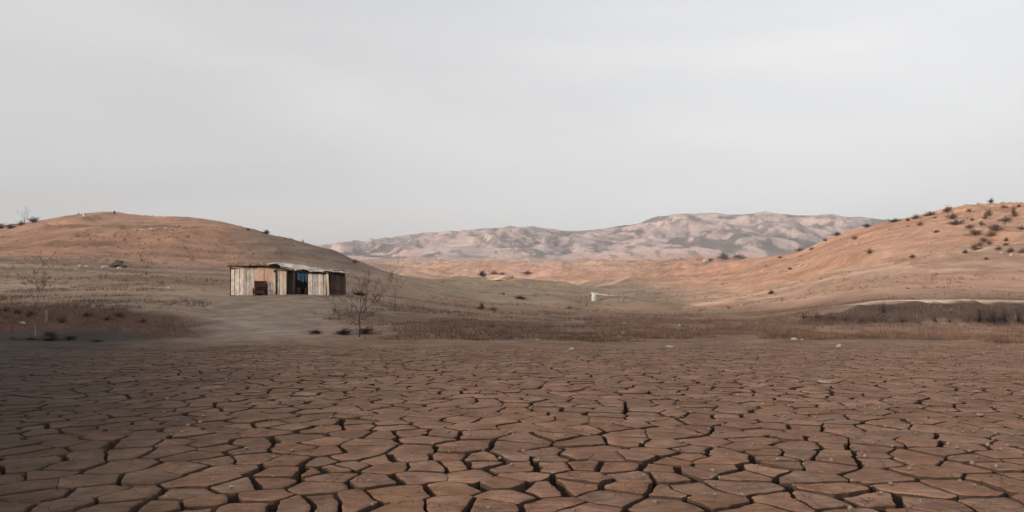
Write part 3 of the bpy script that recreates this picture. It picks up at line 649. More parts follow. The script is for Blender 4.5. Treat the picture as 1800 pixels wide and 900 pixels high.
# ---------------------------------------------------------------- dry plants
def shrub_mesh(seed, n=420, leaf=0.11, twigs=26, tall=1.0):
    """unit shrub (about 1 wide, 1*tall high): twigs fan out of the base, small leaf faces in clumps"""
    rr = random.Random(seed); V = []; Fq = []
    clumps = []
    lob = [(rr.uniform(0, 6.28), rr.uniform(0.7, 1.25)) for _ in range(3)]
    for i in range(twigs):
        la, ls = rr.choice(lob); a = rr.gauss(la, 0.75); el = rr.uniform(0.25, 1.45); l_ = rr.uniform(0.45, 1.0) * 0.55 * ls
        e = Vector((math.cos(a) * math.cos(el) * l_, math.sin(a) * math.cos(el) * l_, math.sin(el) * l_ * 1.6 * tall)); clumps.append(e)
        p = Vector((-e.y, e.x, 0)).normalized() * 0.008 if e.xy.length > 1e-4 else Vector((0.008, 0, 0)); b = len(V)
        mid = e * 0.5 + Vector((rr.uniform(-.05, .05), rr.uniform(-.05, .05), 0.03))
        V += [p, -p, mid - p * 0.6, mid + p * 0.6, e]; Fq += [(b, b + 1, b + 2), (b, b + 2, b + 3), (b + 3, b + 2, b + 4)]
        u = Vector((0, 0, 0.008)); b = len(V); V += [u, -u, mid - u, mid + u, e]; Fq += [(b, b + 1, b + 2), (b, b + 2, b + 3), (b + 3, b + 2, b + 4)]
    for i in range(n):
        c = rr.choice(clumps) * rr.uniform(0.45, 1.05) + Vector((rr.gauss(0, .07), rr.gauss(0, .07), rr.gauss(0, .055)))
        c.z = max(c.z, 0.01)
        a = Vector((rr.gauss(0, 1), rr.gauss(0, 1), rr.gauss(0, 1))).normalized() * leaf * rr.uniform(0.4, 1)
        d = a.cross(Vector((rr.gauss(0, 1), rr.gauss(0, 1), rr.gauss(0, 1)))).normalized() * leaf * rr.uniform(0.2, 0.5)
        b = len(V); V += [c - a * 0.5, c + d * 0.5, c + a * 0.5]; Fq += [(b, b + 1, b + 2)]
    return mesh_np('shrub', np.array([tuple(v) for v in V]), np.array(Fq), False)
def grassy_mesh(seed, n=260):
    rr = random.Random(seed); V = []; Fq = []
    for i in range(n):
        a = rr.uniform(0, 6.28); q = rr.random() ** 0.7 * 0.32; bx, by = math.cos(a) * q, math.sin(a) * q
        h = rr.uniform(0.4, 1.0); lean = Vector((rr.gauss(bx, .2), rr.gauss(by, .2), h)); b = len(V); w = rr.uniform(0.006, 0.016); s = rr.uniform(0, 6.28)
        dx = Vector((math.cos(s) * w, math.sin(s) * w, 0)); o = Vector((bx, by, -0.05))
        V += [o - dx, o + dx, o + lean * 0.55 + dx * .7, o + lean * 0.55 - dx * .7, o + lean * 0.9 + Vector((0, 0, -.08))]; Fq += [(b, b + 1, b + 2), (b, b + 2, b + 3), (b + 3, b + 2, b + 4)]
    return mesh_np('weed', np.array([tuple(v) for v in V]), np.array(Fq), False)
SH = [shrub_mesh(i, 800, 0.15) for i in range(5)]; SHT = [shrub_mesh(20 + i, 300, 0.09, 40, 1.3) for i in range(3)]; GW = [grassy_mesh(i) for i in range(4)]
_mc = {}
def shared(me, m):
    k = (me.name, m.name)
    if k not in _mc: c = me.copy(); c.materials.clear(); c.materials.append(m); _mc[k] = c
    return _mc[k]
def shrub(px, py, w, h, label, m='scrub', lib=None, group=None, d0=60, d1=890, name='shrub', cat='shrub'):
    p = hit(px, py, d0, d1); k = p.y / F
    o = link(name, shared(R.choice(lib or SH), M[m]), None, None, (p.x, p.y, p.z - 0.04 * h * k), (0, 0, R.uniform(0, 6)), (w * k * 1.5, w * k * 1.4, h * k * 1.25))
    return tag(o, label, cat, group)
RHB = 'bushes on the right hill'
RHL = [
 (1570, 391, 22, 6, 'low wide dark bush at the left start of the right hill skyline', 'scrubd'),
 (1595, 389, 9, 6, 'small dark bush on the right hill skyline, second from its left start', 'scrubd'),
 (1611, 385, 12, 8, 'dark bush on the right hill skyline, third from its left start', 'scrubd'),
 (1637, 379, 19, 7, 'low long dark bush on the rising right hill skyline', 'scrubd'),
 (1664, 374, 14, 11, 'tallest dark bush on the rising part of the right hill skyline', 'scrubd'),
 (1674, 385, 16, 10, 'reddish dark bush just below the tallest skyline bush on the right hill'),
 (1683, 395, 22, 9, 'wide reddish bush, lower of the pair below the skyline clump on the right hill'),
 (1643, 384, 7, 4, 'tiny bush just under the long skyline bush on the right hill'),
 (1617, 397, 9, 8, 'small bush alone under the left skyline bushes of the right hill'),
 (1645, 410, 9, 6, 'small bush alone on the bare upper face of the right hill'),
 (1525, 400, 13, 7, 'dark bush on the low left shoulder of the right hill', 'scrubd'),
 (1470, 415, 11, 8, 'dark bush where the right hill edge meets the far range', 'scrubd'),
 (1452, 424, 9, 6, 'small bush on the right hill edge, left of the dark one by the far range'),
 (1504, 421, 10, 8, 'small bush on the orange shoulder of the right hill'),
 (1527, 446, 11, 10, 'round bush in the middle of the left face of the right hill'),
 (1605, 453, 11, 7, 'faint olive bush in the middle of the right hill face'),
 (1741, 357, 9, 9, 'single bush standing on top of the right hill skyline', 'scrubd'),
 (1705, 373, 8, 7, 'small bush just under the skyline left of the hilltop bush'),
 (1708, 388, 9, 6, 'small bush in the upper left of the thick group on the right hill'),
 (1705, 401, 11, 7, 'small bush above the round dark bush at the left of the thick group'),
 (1713, 414, 19, 11, 'round dark bush at the left of the thick group on the right hill'),
 (1723, 396, 10, 7, 'small bush between the round dark bush and the skyline on the right hill'),
 (1739, 379, 13, 13, 'tall bush directly below the hilltop bush on the right hill'),
 (1733, 385, 9, 8, 'small bush at the lower left foot of the tall bush under the hilltop'),
 (1768, 391, 19, 11, 'wide dark bush at the foot of the dark vertical clump on the right hill'),
 (1781, 381, 12, 22, 'tall dark vertical clump of brush near the right end of the hill'),
 (1765, 367, 9, 6, 'small bush near the skyline between hilltop bush and vertical clump'),
 (1792, 364, 8, 6, 'small bush near the skyline at the right edge of the photo'),
 (1752, 406, 20, 13, 'top bush of the diagonal dark hedge on the right hill'),
 (1742, 416, 15, 11, 'second bush from the top of the diagonal hedge on the right hill'),
 (1732, 426, 15, 10, 'third bush from the top of the diagonal hedge on the right hill'),
 (1722, 433, 11, 8, 'fourth bush from the top of the diagonal hedge on the right hill'),
 (1712, 440, 16, 10, 'fifth bush from the top of the diagonal hedge on the right hill'),
 (1698, 445, 11, 7, 'lowest bush of the diagonal hedge on the right hill'),
 (1739, 430, 10, 6, 'small bush right of the middle of the diagonal hedge'),
 (1770, 424, 10, 8, 'small bush right of the diagonal hedge, upper of two'),
 (1769, 432, 9, 6, 'small bush right of the diagonal hedge, lower of two'),
 (1777, 444, 13, 10, 'dark bush just above the pair of pale rocks on the right hill'),
 (1755, 439, 10, 7, 'small bush left of the pair of pale rocks on the right hill'),
 (1794, 404, 12, 8, 'bush at the right edge of the photo, upper right of the diagonal hedge'),
 (1797, 445, 12, 8, 'bush at the right edge of the photo, level with the pale rocks'),
 (1734, 457, 7, 6, 'lowest small bush under the pale rocks on the right hill'),
 (1389, 474, 8, 5, 'small dark bush on the long left slope of the right hill'),
 (1357, 517, 14, 8, 'lone dark bush low on the orange foot of the right hill', 'scrubd'),
 (1405, 442, 13, 7, 'reddish bush where the right hill slope meets the far range, left of its pair'),
 (1425, 440, 11, 6, 'reddish bush where the right hill slope meets the far range, right of its pair'),
]
for s in RHL:
    shrub(s[0], s[1], s[2] * 1.15, s[3] * 1.1, s[4], s[5] if len(s) > 5 else 'scrub', group=RHB)
MID = [
 (848, 486, 15, 15, 'tall dark bush at the left of the brush clump in the valley', 'scrubd'),
 (866, 484, 20, 10, 'dark reddish bush right of the tall one in the valley clump', 'scrub'),
 (882, 484, 12, 6, 'low reddish bush in the middle of the valley clump', 'scrub'),
 (925, 482, 22, 6, 'low long reddish bush at the right of the valley clump', 'scrub'),
 (918, 526, 26, 7, 'low dark brush patch on the green-grey valley floor', 'scrubd'),
 (884, 518, 9, 5, 'tiny dark bush on the valley floor above the low dark patch', 'scrubd'),
 (848, 553, 14, 13, 'dark round bush on the brown flat right of the bare tree', 'scrubd'),
 (868, 553, 16, 7, 'low reddish bush beside the dark round bush on the flat', 'scrub'),
 (1372, 454, 10, 5, 'reddish bush at the foot of the far range', 'scrub'),
 (1275, 456, 24, 12, 'dark copse at the foot of the far range, left half', 'scrubd'),
 (1298, 455, 26, 10, 'dark copse at the foot of the far range, right half', 'scrubd'),
 (1249, 459, 9, 6, 'dark bush right beside the tiny white house', 'scrubd'),
 (622, 462, 13, 8, 'brownish bush on the falling right flank of the left hill', 'scrub'),
 (1003, 543, 16, 5, 'low dark brush on the flat left of the white tank', 'scrubd'),
]
for s in MID: shrub(*s[:5], s[5])
SKL = [
 (3, 402, 12, 9, 'dark bush on the left hill skyline at the left edge of the photo'),
 (16, 402, 14, 8, 'dark bush on the left hill skyline, second from the left edge'),
 (36, 396, 9, 7, 'small dark bush on the left hill skyline left of the bare treetop'),
 (62, 391, 12, 9, 'dark bush on the left hill skyline right of the bare treetop'),
 (470, 410, 18, 9, 'grey bush on the shoulder of the left hill above the shack'),
 (437, 405, 7, 5, 'tiny bush on the left hill shoulder above the left end of the shack'),
]
for s in SKL: shrub(s[0], s[1], s[2] * (1.35 if s[0] < 100 else 1), s[3] * (1.3 if s[0] < 100 else 1), s[4], m='scrubd', d0=90)
# right bank brush
BR = [(1412, 560, 20, 12), (1436, 560, 24, 13), (1462, 562, 22, 14), (1487, 563, 24, 14), (1512, 565, 22, 15), (1536, 566, 18, 16), (1584, 567, 26, 10), (1612, 568, 20, 9),
      (1645, 566, 24, 22), (1668, 567, 22, 20), (1700, 567, 26, 24), (1722, 566, 24, 28), (1745, 568, 26, 30), (1768, 567, 24, 28), (1790, 568, 24, 26)]
ORD = ['first', 'second', 'third', 'fourth', 'fifth', 'sixth', 'seventh', 'eighth', 'ninth', 'tenth', 'eleventh', 'twelfth', 'thirteenth', 'fourteenth', 'fifteenth']
for i, (a, b, w, h) in enumerate(BR):
    shrub(a, b, w, h, ('dark' if i > 10 or i < 5 else 'brown') + ' dry brush at the foot of the right bank, %s clump from the left' % ORD[i], 'scrubd' if (i > 10) else 'scrub', lib=SHT, d0=36, d1=60, group='brush along the right bank')
shrub(1553, 550, 13, 22, 'narrow black bush standing up against the right bank rim', 'scrubd', lib=SHT, d0=38, d1=60)
# left bank weeds
LW = [(10, 548, 20, 12), (28, 551, 16, 10), (52, 556, 16, 16), (110, 566, 16, 12), (150, 556, 20, 10), (190, 562, 16, 9), (215, 556, 22, 9), (250, 566, 18, 8), (84, 590, 16, 10), (120, 598, 24, 10), (95, 602, 30, 14), (55, 602, 30, 10), (170, 602, 26, 7), (20, 602, 22, 9)]
for i, (a, b, w, h) in enumerate(LW):
    lab = ('dark weed clump at the foot of the left bank, %s from the left edge' % ORD[{13: 0, 11: 1, 8: 2, 10: 3, 9: 4, 12: 5}[i]]) if i in (8, 9, 10, 11, 12, 13) else ('dry brown weed clump on the face of the left bank, %s from the left edge' % ORD[i])
    shrub(a, b, w, h, lab, 'scrubd' if i in (9, 10) else 'scrub', d0=30.6, d1=60, group='weeds on the left bank')
# shrub at the base of the bare tree and along the low bank left of it
for (a, b, w, h, lab) in [(600, 588, 34, 12, 'low dark weed patch just left of the bare tree'), (645, 587, 34, 14, 'low dark weed patch around the foot of the bare tree'),
                          (560, 586, 28, 7, 'thin dark weed patch farther left of the bare tree'), (628, 519, 34, 8, 'dark low brush on the ground right of the shack')]:
    shrub(a, b, w, h, lab, 'scrubd', d0=31)

# tufts of dry grass over the shore (nobody could count them)
def shore_grass():
    rr = random.Random(3); n = 42000
    Dd = 28.8 + 36 * RS.rand(n) ** 1.3; pxx = RS.uniform(-120, 1920, n)
    x = (pxx - 900) / F * Dd; y = Dd
    dens = fbm(x / 3.5, y / 3.5, 4, 77) + 0.62 * (pxx < 350) * (Dd < 39.5) * (Dd > 32.5) + 0.28 * ((pxx > 640) & (Dd < 50)) - 0.6 * np.exp(-((pxx - 470) / 140) ** 2) + 0.5 * ((pxx > 1400) & (Dd > 40) & (Dd < 44.5)) + 0.3 * ((pxx > 1350) & (Dd > 31) & (Dd < 36))
    keep = (dens > 0.10 + 0.5 * (1 - sst(29, 34, Dd + 3 * fbm(x / 4, y / 4, 3, 79)))) & ~((pxx > 1460) & (Dd > 44) & (Dd < 54)); x = x[keep]; y = y[keep]; z, _, _ = terrain(x, y)
    V = []; Fq = []
    for a, b, c in zip(x, y, z):
        tall = 1.9 if rr.random() < 0.12 else 1.0
        for k in range(4):
            h = rr.uniform(0.05, 0.20) * tall; s = rr.uniform(0, 6.28); w = rr.uniform(0.008, 0.022); q = len(V)
            ox, oy = a + rr.gauss(0, .09), b + rr.gauss(0, .09)
            V += [(ox - math.cos(s) * w, oy - math.sin(s) * w, c - .03), (ox + math.cos(s) * w, oy + math.sin(s) * w, c - .03), (ox + rr.gauss(0, .06), oy + rr.gauss(0, .06), c + h)]
            Fq.append((q, q + 1, q + 2))
    return mesh_np('dry_grass', np.array(V), np.array(Fq), False)
tag(link('dry_grass', shore_grass(), M['straw']), 'sparse dry brown grass tufts over the shore behind the cracked mud', None, None, 'stuff')

# small tussocks and low scrub too many to count, on the slopes
def hill_tufts():
    n = 18000; rr = random.Random(8)
    Dd = np.exp(RS.uniform(math.log(56), math.log(260), n)); pxx = RS.uniform(-150, 1950, n); x = (pxx - 900) / F * Dd; y = Dd
    dens = fbm(x / 16, y / 10, 4, 90) + fbm(x / 3, y / 3, 2, 91) * 0.5 + 0.12 * (pxx > 1650) * (Dd > 120)
    near_hut = (Dd < 60) & (pxx > 380) & (pxx < 640)
    keep = (dens > 0.16) & ~near_hut; x = x[keep]; y = y[keep]; z, _, _ = terrain(x, y)
    V = []; Fq = []
    for a, b, c in zip(x, y, z):
        sz = rr.uniform(0.08, 0.26) * (1 + (b - 56) / 260) * (2.0 if rr.random() < 0.06 else 1)
        for k in range(6):
            an = rr.uniform(0, 6.28); w = sz * rr.uniform(0.10, 0.25); q = len(V); ox, oy = a + rr.gauss(0, .4) * sz, b + rr.gauss(0, .4) * sz
            V += [(ox - math.cos(an) * w, oy - math.sin(an) * w, c - .05), (ox + math.cos(an) * w, oy + math.sin(an) * w, c - .05), (ox + rr.gauss(0, .4) * sz, oy + rr.gauss(0, .4) * sz, c + sz * rr.uniform(.5, 1))]
            Fq.append((q, q + 1, q + 2))
    return mesh_np('tussocks', np.array(V), np.array(Fq), False)
M['tuft'] = material('tussock', (0.30, 0.19, 0.125), (0.15, 0.095, 0.062), scale=0.3, bump=0, rnd=0)
tag(link('tussocks', hill_tufts(), M['tuft']), 'low dry tussocks sprinkled over the hill slopes', None, None, 'stuff')

# ---------------------------------------------------------------- bare trees
def limb(mb, p, d, l_, r, depth, rr, up=0.15):
    pts = [p]; rad = [r]; q = p.copy(); v = d.normalized(); n = 4
    for i in range(n):
        v = (v + Vector((rr.gauss(0, .13), rr.gauss(0, .13), rr.gauss(0, .08) + up * 0.3))).normalized()
        q = q + v * l_ / n; pts.append(q.copy()); rad.append(r * (1 - 0.62 * (i + 1) / n))
    mb.tube(pts, rad, 5 if depth > 1 else 4)
    if depth > 0:
        for i in range(rr.choice((2, 3, 3))):
            k = rr.choice((2, 3, 4)); a = rr.uniform(0, 6.28); s = Vector((math.cos(a), math.sin(a), rr.uniform(0.1, 0.9)))
            limb(mb, pts[k], (v * 1.0 + s * 0.75), l_ * rr.uniform(0.5, 0.75), max(rad[k] * 0.75, 0.006), depth - 1, rr, up)
def bare_tree(name, base, H, seed, label, r0=0.035, limbs=(), cat='tree'):
    rr = random.Random(seed); t = empty(name, tuple(base), label=label, cat=cat)
    tr = MB(); top = Vector((0.05 * H, 0, H * 0.62))
    pts = [Vector((0, 0, -0.1)), Vector((0.01 * H, 0, H * 0.2)), Vector((-0.012 * H, 0, H * 0.42)), top]
    tr.tube(pts, [r0, r0 * 0.85, r0 * 0.7, r0 * 0.5], 7); tr.build('trunk', M['bark'], t, True)
    for (h, dx, dy, dz, l_) in limbs:
        mb = MB(); f = h / 0.62; q = pts[1].lerp(pts[3], max(0, (f - 0.32) / 0.68)) if f > 0.32 else pts[0].lerp(pts[1], f / 0.32)
        limb(mb, q, Vector((dx, dy, dz)), l_ * H, r0 * 0.5, 4 if H < 2.5 else 3, rr)
        mb.build('branch', M['bark'], t, True)
    return t
p = hit(632, 592, 31, 60)
bare_tree('bare_tree', p, 2.15, 4, 'leafless young tree standing on the shore right of the shack', 0.036,
          [(0.32, -1, 0.1, 0.35, 0.55), (0.36, 1, -0.1, 0.45, 0.6), (0.44, -0.8, 0.3, 0.8, 0.42), (0.5, 0.9, 0.2, 1.1, 0.36), (0.55, -0.3, -0.3, 1.2, 0.35), (0.62, 0.25, 0.1, 1.2, 0.42), (0.4, 0.2, 0.9, 0.9, 0.35), (0.24, -1.0, -0.3, 0.35, 0.34)])
p = hit(694, 545, 45, 90)
bare_tree('bare_tree', p, 2.8, 9, 'thin leafless sapling on the flat right of the larger bare tree', 0.02,
          [(0.3, 0.5, 0, 1, 0.35), (0.45, -0.5, 0.1, 1.1, 0.35), (0.62, 0.1, 0, 1.2, 0.4)])
p = hit(62, 590, 31, 45)
bare_tree('bare_tree', p, 2.7, 15, 'leafless sapling on the dark bank at the far left', 0.02,
          [(0.35, 0.6, 0, 1, 0.35), (0.45, -0.6, 0.2, 1.1, 0.32), (0.62, 0.1, 0, 1.2, 0.4), (0.5, 0.5, -0.3, 0.9, 0.3)])
p = hit(43, 396, 90, 170)
bare_tree('bare_tree', p, 2.9, 22, 'bare treetop standing up from the left hill skyline', 0.06,
          [(0.2, 0.7, 0, 1, 0.45), (0.22, -0.8, 0.2, 1.1, 0.45), (0.4, 0.5, 0.4, 1.2, 0.4), (0.5, -0.4, -0.4, 0.9, 0.4), (0.62, 0.1, 0.1, 1, 0.4)])
# posts
def post(px, py, h, w, label, d0=31, d1=60, m='plank_pale', lean=0.0, group=None):
    p = hit(px, py, d0, d1); k = p.y / F; mb = MB()
    mb.tube([(0, 0, -0.15), (lean * h * k * .5, 0, h * k * .5), (lean * h * k, 0.01, h * k)], [w * k / 2, w * k / 2.1, w * k / 2.5], 7)
    o = mb.build('post', M[m], None, False, loc=tuple(p)); return tag(o, label, 'post', group)
post(62, 590, 22, 3, 'pale wooden stump post at the foot of the leftmost sapling', m='greypost')
post(81, 567, 22, 5, 'thicker pale post on the left bank, upper right of the stump post', m='greypost')
post(147, 380, 6, 3, 'short post on the left hill skyline left of its summit', 90, 170)
post(201, 376, 5, 3, 'short dark post on the summit of the left hill', 90, 170, 'plank_dark')
# bleached scar of bare stones across the left hill
for i, (a, b, w) in enumerate([(238, 405, 9), (250, 404.5, 8), (268, 403, 10), (280, 402.5, 12), (292, 402, 9), (306, 403, 7), (314, 403, 8)]):
    stone(a, b, w * 1.2, 2.6, 'pale flat stone in the short row on the upper left hill, %s from the left' % ORD[i], d0=90, group='row of pale stones on the left hill')

# pale earth mound in the valley clump
p = hit(878, 490, 150)
k_ = p.y / F
mb = rock_mesh(31, 0.5, 0.35)
M['mound'] = material('pale_earth', (0.62, 0.44, 0.32), (0.42, 0.28, 0.19), scale=0.5)
tag(link('earth_mound', mb, M['mound'], None, (p.x, p.y, p.z), (0, 0, 0.2), (23 * k_, 14 * k_, 13 * k_)), 'pale sandy earth mound in front of the valley brush clump', 'mound')

# white tank with a pole, far on the flat
p = hit(1044, 530, 60, 200); k_ = p.y / F
t = empty('water_tank', tuple(p), label='small white upright tank on the flat in the valley', cat='tank')
mb = MB(); n = 16
prof = [(0.0, 0.0), (0.27, 0.0), (0.30, 0.08), (0.30, 0.90), (0.28, 0.98), (0.18, 1.18), (0.16, 1.26), (0.0, 1.28)]
vs = []; fs = []
for (r_, z_) in prof:
    for k in range(n): vs.append((r_ * 14 * k_ * math.cos(2 * math.pi * k / n), r_ * 14 * k_ * math.sin(2 * math.pi * k / n), z_ * 10.5 * k_))
for i in range(len(prof) - 1):
    for k in range(n): fs.append((i * n + k, i * n + (k + 1) % n, (i + 1) * n + (k + 1) % n, (i + 1) * n + k))
mb.add(vs, fs); mb.build('barrel', M['white'], t, True)
mb = MB(); mb.tube([(0, 0, 13.2 * k_), (0, 0, 14.2 * k_)], 0.17 * 14 * k_, 12); mb.build('cap', M['white'], t)
q = hit(1093, 529, 60, 200)
mb = MB(); a = Vector((p.x - 4 * k_, p.y + 0.6, p.z + 14.6 * k_)); b = Vector((q.x, p.y + 1.0, q.z + 8 * k_))
mb.tube([a, a.lerp(b, .5) + Vector((0, 0, -0.04)), b], [0.11, 0.10, 0.09], 8)
tag(mb.build('pole', M['rust'], None, True), 'long pale pole slanting down to the right behind the white tank', 'pole')
for i, (xx, w) in enumerate([(1086, 8), (1095, 10)]):
    post(xx, 532, w, 2.5, ['short pale prop under the right end of the slanting pole', 'short pale prop just beyond the right end of the slanting pole'][i], 60, 200, 'greypost')
# tiny white house far away
p = hit(1240, 460, 300, 880); k_ = p.y / F
t = empty('house', tuple(p), 0.3, label='tiny white house at the foot of the far range', cat='house')
mb = MB(); mb.box((0, 0, 1.5 * k_), (6 * k_, 4 * k_, 3.4 * k_)); mb.build('wall', M['white'], t)
mb = MB(); w, d_, z0 = 3.3 * k_, 2.3 * k_, 3.2 * k_
mb.add([(-w, -d_, z0), (w, -d_, z0), (w, d_, z0), (-w, d_, z0), (-w, 0, z0 + 1.5 * k_), (w, 0, z0 + 1.5 * k_)], [(0, 1, 5, 4), (2, 3, 4, 5), (0, 4, 3), (1, 2, 5), (0, 3, 2, 1)]); mb.build('roof', M['ply'], t)
mb = MB(); mb.box((0.8 * k_, -2.05 * k_, 1.3 * k_), (1.0 * k_, 0.15 * k_, 2.2 * k_)); mb.build('door', M['plank_dark'], t)

# ---------------------------------------------------------------- the shack
HD = 53.0; HK = HD / F
def hx(px): return (px - 583) * HK                      # local x, 0 at the right front corner
def hz(py): return (518.5 - py) * HK
hx0 = (583 - 900) * HK; hz0 = CAM_H + (YH - 518.5) * HK
shack = empty('shack', (hx0, HD, hz0), label='ramshackle wooden shack of mismatched boards below the left hill', cat='shack')
DEPTH = 4.2
def roof_z(x):                                          # underside of the roof along the front
    px = 583 + x / HK
    return hz(np.interp(px, [398, 440, 470, 500, 520, 545, 583, 610], [469, 468.5, 468, 472, 476, 478.5, 480, 481]))
# planks of the left front
rr = random.Random(2)
def plank(px0, px1, pytop, pybot, m, y=0.0, th=0.03, lean=0.0, name='plank'):
    x0, x1 = hx(px0), hx(px1); z0, z1 = hz(pybot) - 0.08, hz(pytop)
    mb = MB(); j = lambda s=0.025: rr.uniform(-s, s)
    A = [(x0 + j(.012), y, z0), (x1 + j(.012), y, z0), (x1 + lean + j(.012), y, z1 + j(.05)), (x0 + lean + j(.012), y, z1 + j(.05))]
    B = [(a, b + th, c) for a, b, c in A]
    mb.add(A + B, [(0, 1, 2, 3), (7, 6, 5, 4), (0, 4, 5, 1), (1, 5, 6, 2), (2, 6, 7, 3), (3, 7, 4, 0)])
    return mb.build(name, M[m], shack)
x = 406.0
while x < 446:
    w = rr.uniform(3.6, 6.2); plank(x, min(x + w - 0.45, 447), 472.5 + rr.uniform(-1.5, 1.5), 518 + rr.uniform(-1.5, .5), 'plank_pale', rr.uniform(-0.02, 0.03), lean=rr.uniform(-.03, .03)); x += w
plank(447.3, 464, 471, 494, 'ply', -0.01, name='board'); plank(464.5, 481, 470, 496, 'ply', 0.015, name='board')
plank(470.5, 475, 496.5, 518, 'plank_pale', 0.02); plank(475.5, 480, 496.5, 518, 'plank_pale', -0.01); plank(480.3, 484, 478, 518, 'cream', 0.01)
plank(485, 487.5, 476, 518, 'plank_dark', 0.02); plank(488, 491.3, 477, 518, 'plank_pale', 0.0, name='plank'); plank(492, 497.5, 476, 518, 'cream', -0.02); plank(498, 503, 476.5, 518, 'cream', 0.0)
for a in (505.0, 508.6, 512.4): plank(a, a + 3.2, 479, 518, 'plank_dark', 0.25, name='plank')
x = 541.5
while x < 573:
    w = rr.uniform(3.6, 5.6); plank(x, min(x + w - 0.5, 574), 480.5 + rr.uniform(-1, 1.5), 518 + rr.uniform(-1, .3), 'plank_pale' if rr.random() < 0.6 else 'tarp', rr.uniform(0, 0.04), lean=rr.uniform(-.03, .03)); x += w
plank(575.5, 579.5, 479.5, 519, 'cream', -0.07, lean=-0.10)
# horizontal battens and a lintel, posts
def beam(p, q, r, m, name='beam'):
    mb = MB(); p, q = Vector(p), Vector(q); mb.tube([p, p.lerp(q, .5) + Vector((0, 0, rr.uniform(-.03, .03))), q], [r, r * .92, r * .85], 7); return mb.build(name, M[m], shack, True)
for px in (405, 447, 486, 504, 517, 541, 582):
    X = hx(px); beam((X, 0.06, -0.2), (X + rr.uniform(-.04, .04), 0.06, roof_z(X)), 0.055, 'plank_dark', 'post')
for px in (405, 486, 582):
    X = hx(px); beam((X, DEPTH, -0.2), (X, DEPTH, roof_z(X) + 0.12), 0.055, 'plank_dark', 'post')
beam((hx(400), -0.12, hz(468.6)), (hx(452), -0.12, hz(467.6)), 0.055, 'plank_dark'); beam((hx(450), -0.10, hz(467.8)), (hx(503), -0.10, hz(473)), 0.055, 'plank_dark'); beam((hx(500), -0.08, hz(473)), (hx(545), -0.08, hz(479.5)), 0.05, 'plank_dark'); beam((hx(543), -0.06, hz(480)), (hx(586), -0.06, hz(481)), 0.045, 'plank_dark')
# right side wall of dark boards, back and left walls
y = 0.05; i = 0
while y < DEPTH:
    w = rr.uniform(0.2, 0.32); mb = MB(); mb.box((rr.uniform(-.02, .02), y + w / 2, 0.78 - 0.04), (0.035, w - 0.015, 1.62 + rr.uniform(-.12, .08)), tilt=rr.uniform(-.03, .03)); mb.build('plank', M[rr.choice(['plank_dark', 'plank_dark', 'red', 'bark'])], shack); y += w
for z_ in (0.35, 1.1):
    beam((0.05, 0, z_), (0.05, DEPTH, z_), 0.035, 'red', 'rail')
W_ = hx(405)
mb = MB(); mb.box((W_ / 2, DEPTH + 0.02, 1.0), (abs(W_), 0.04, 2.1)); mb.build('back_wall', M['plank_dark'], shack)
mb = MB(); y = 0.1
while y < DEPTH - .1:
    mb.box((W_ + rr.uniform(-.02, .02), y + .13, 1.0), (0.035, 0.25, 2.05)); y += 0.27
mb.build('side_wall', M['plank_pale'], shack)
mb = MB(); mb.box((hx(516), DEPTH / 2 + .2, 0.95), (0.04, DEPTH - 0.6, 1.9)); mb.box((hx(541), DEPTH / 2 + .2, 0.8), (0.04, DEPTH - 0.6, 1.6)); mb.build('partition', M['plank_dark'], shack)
# roof: uneven sheets with thickness laid side by side
def roof_sheet(px0, px1, m, over=0.35, lift=0.0, th=0.05, drop=0.0, name='roof_sheet', y1=DEPTH + 0.3, rag=0.10, hump=0.0):
    nx, ny = 10, 8; V = []; Fq = []
    for s in (1, 0):
        for j in range(ny + 1):
            for i in range(nx + 1):
                X = hx(px0) + (hx(px1) - hx(px0)) * i / nx; yy = -over + (y1 + over) * j / ny
                if j == 0: yy += mnoise.noise((X * 3, px0, 0)) * rag
                z = roof_z(X) + 0.02 + lift + 0.028 * max(yy, 0) + 0.05 * mnoise.noise((X * 1.4, yy * 1.1, 4)) + 0.03 * mnoise.noise((X * 4, yy * 4, 1)) + (-drop if j == 0 else 0) + hump * math.sin(math.pi * i / nx) * (0.6 + 0.4 * mnoise.noise((X * 2, yy * 2, 8)))
                V.append((X, yy, z + (th if s else 0)))
    N = (nx + 1) * (ny + 1)
    for j in range(ny):
        for i in range(nx):
            a = j * (nx + 1) + i; q = (a, a + 1, a + nx + 2, a + nx + 1); Fq.append(q); Fq.append(tuple(N + t_ for t_ in reversed(q)))
    per = [i for i in range(nx + 1)] + [j * (nx + 1) + nx for j in range(1, ny + 1)] + [ny * (nx + 1) + i for i in range(nx - 1, -1, -1)] + [j * (nx + 1) for j in range(ny - 1, 0, -1)]
    for a, b in zip(per, per[1:] + per[:1]): Fq.append((a, N + a, N + b, b))
    mb = MB(); mb.add(V, Fq); return mb.build(name, M[m], shack, True)
roof_sheet(401, 428, 'thatch', th=0.16); roof_sheet(428.5, 455, 'thatch', lift=0.02, th=0.17); roof_sheet(455.5, 476, 'thatch', lift=0.01, th=0.2)
roof_sheet(472, 498, 'tarp', lift=0.12, th=0.12, drop=0.06, hump=0.2); roof_sheet(496, 523, 'tarp', lift=0.1, th=0.13, drop=0.1, hump=0.26); roof_sheet(520, 548, 'tarp', lift=0.07, th=0.13, drop=0.1, hump=0.22)
roof_sheet(546, 570, 'tarp', lift=0.02, th=0.09, drop=0.05, hump=0.12); roof_sheet(568, 590, 'tarp', lift=0.04, th=0.07, over=0.3, hump=0.1)
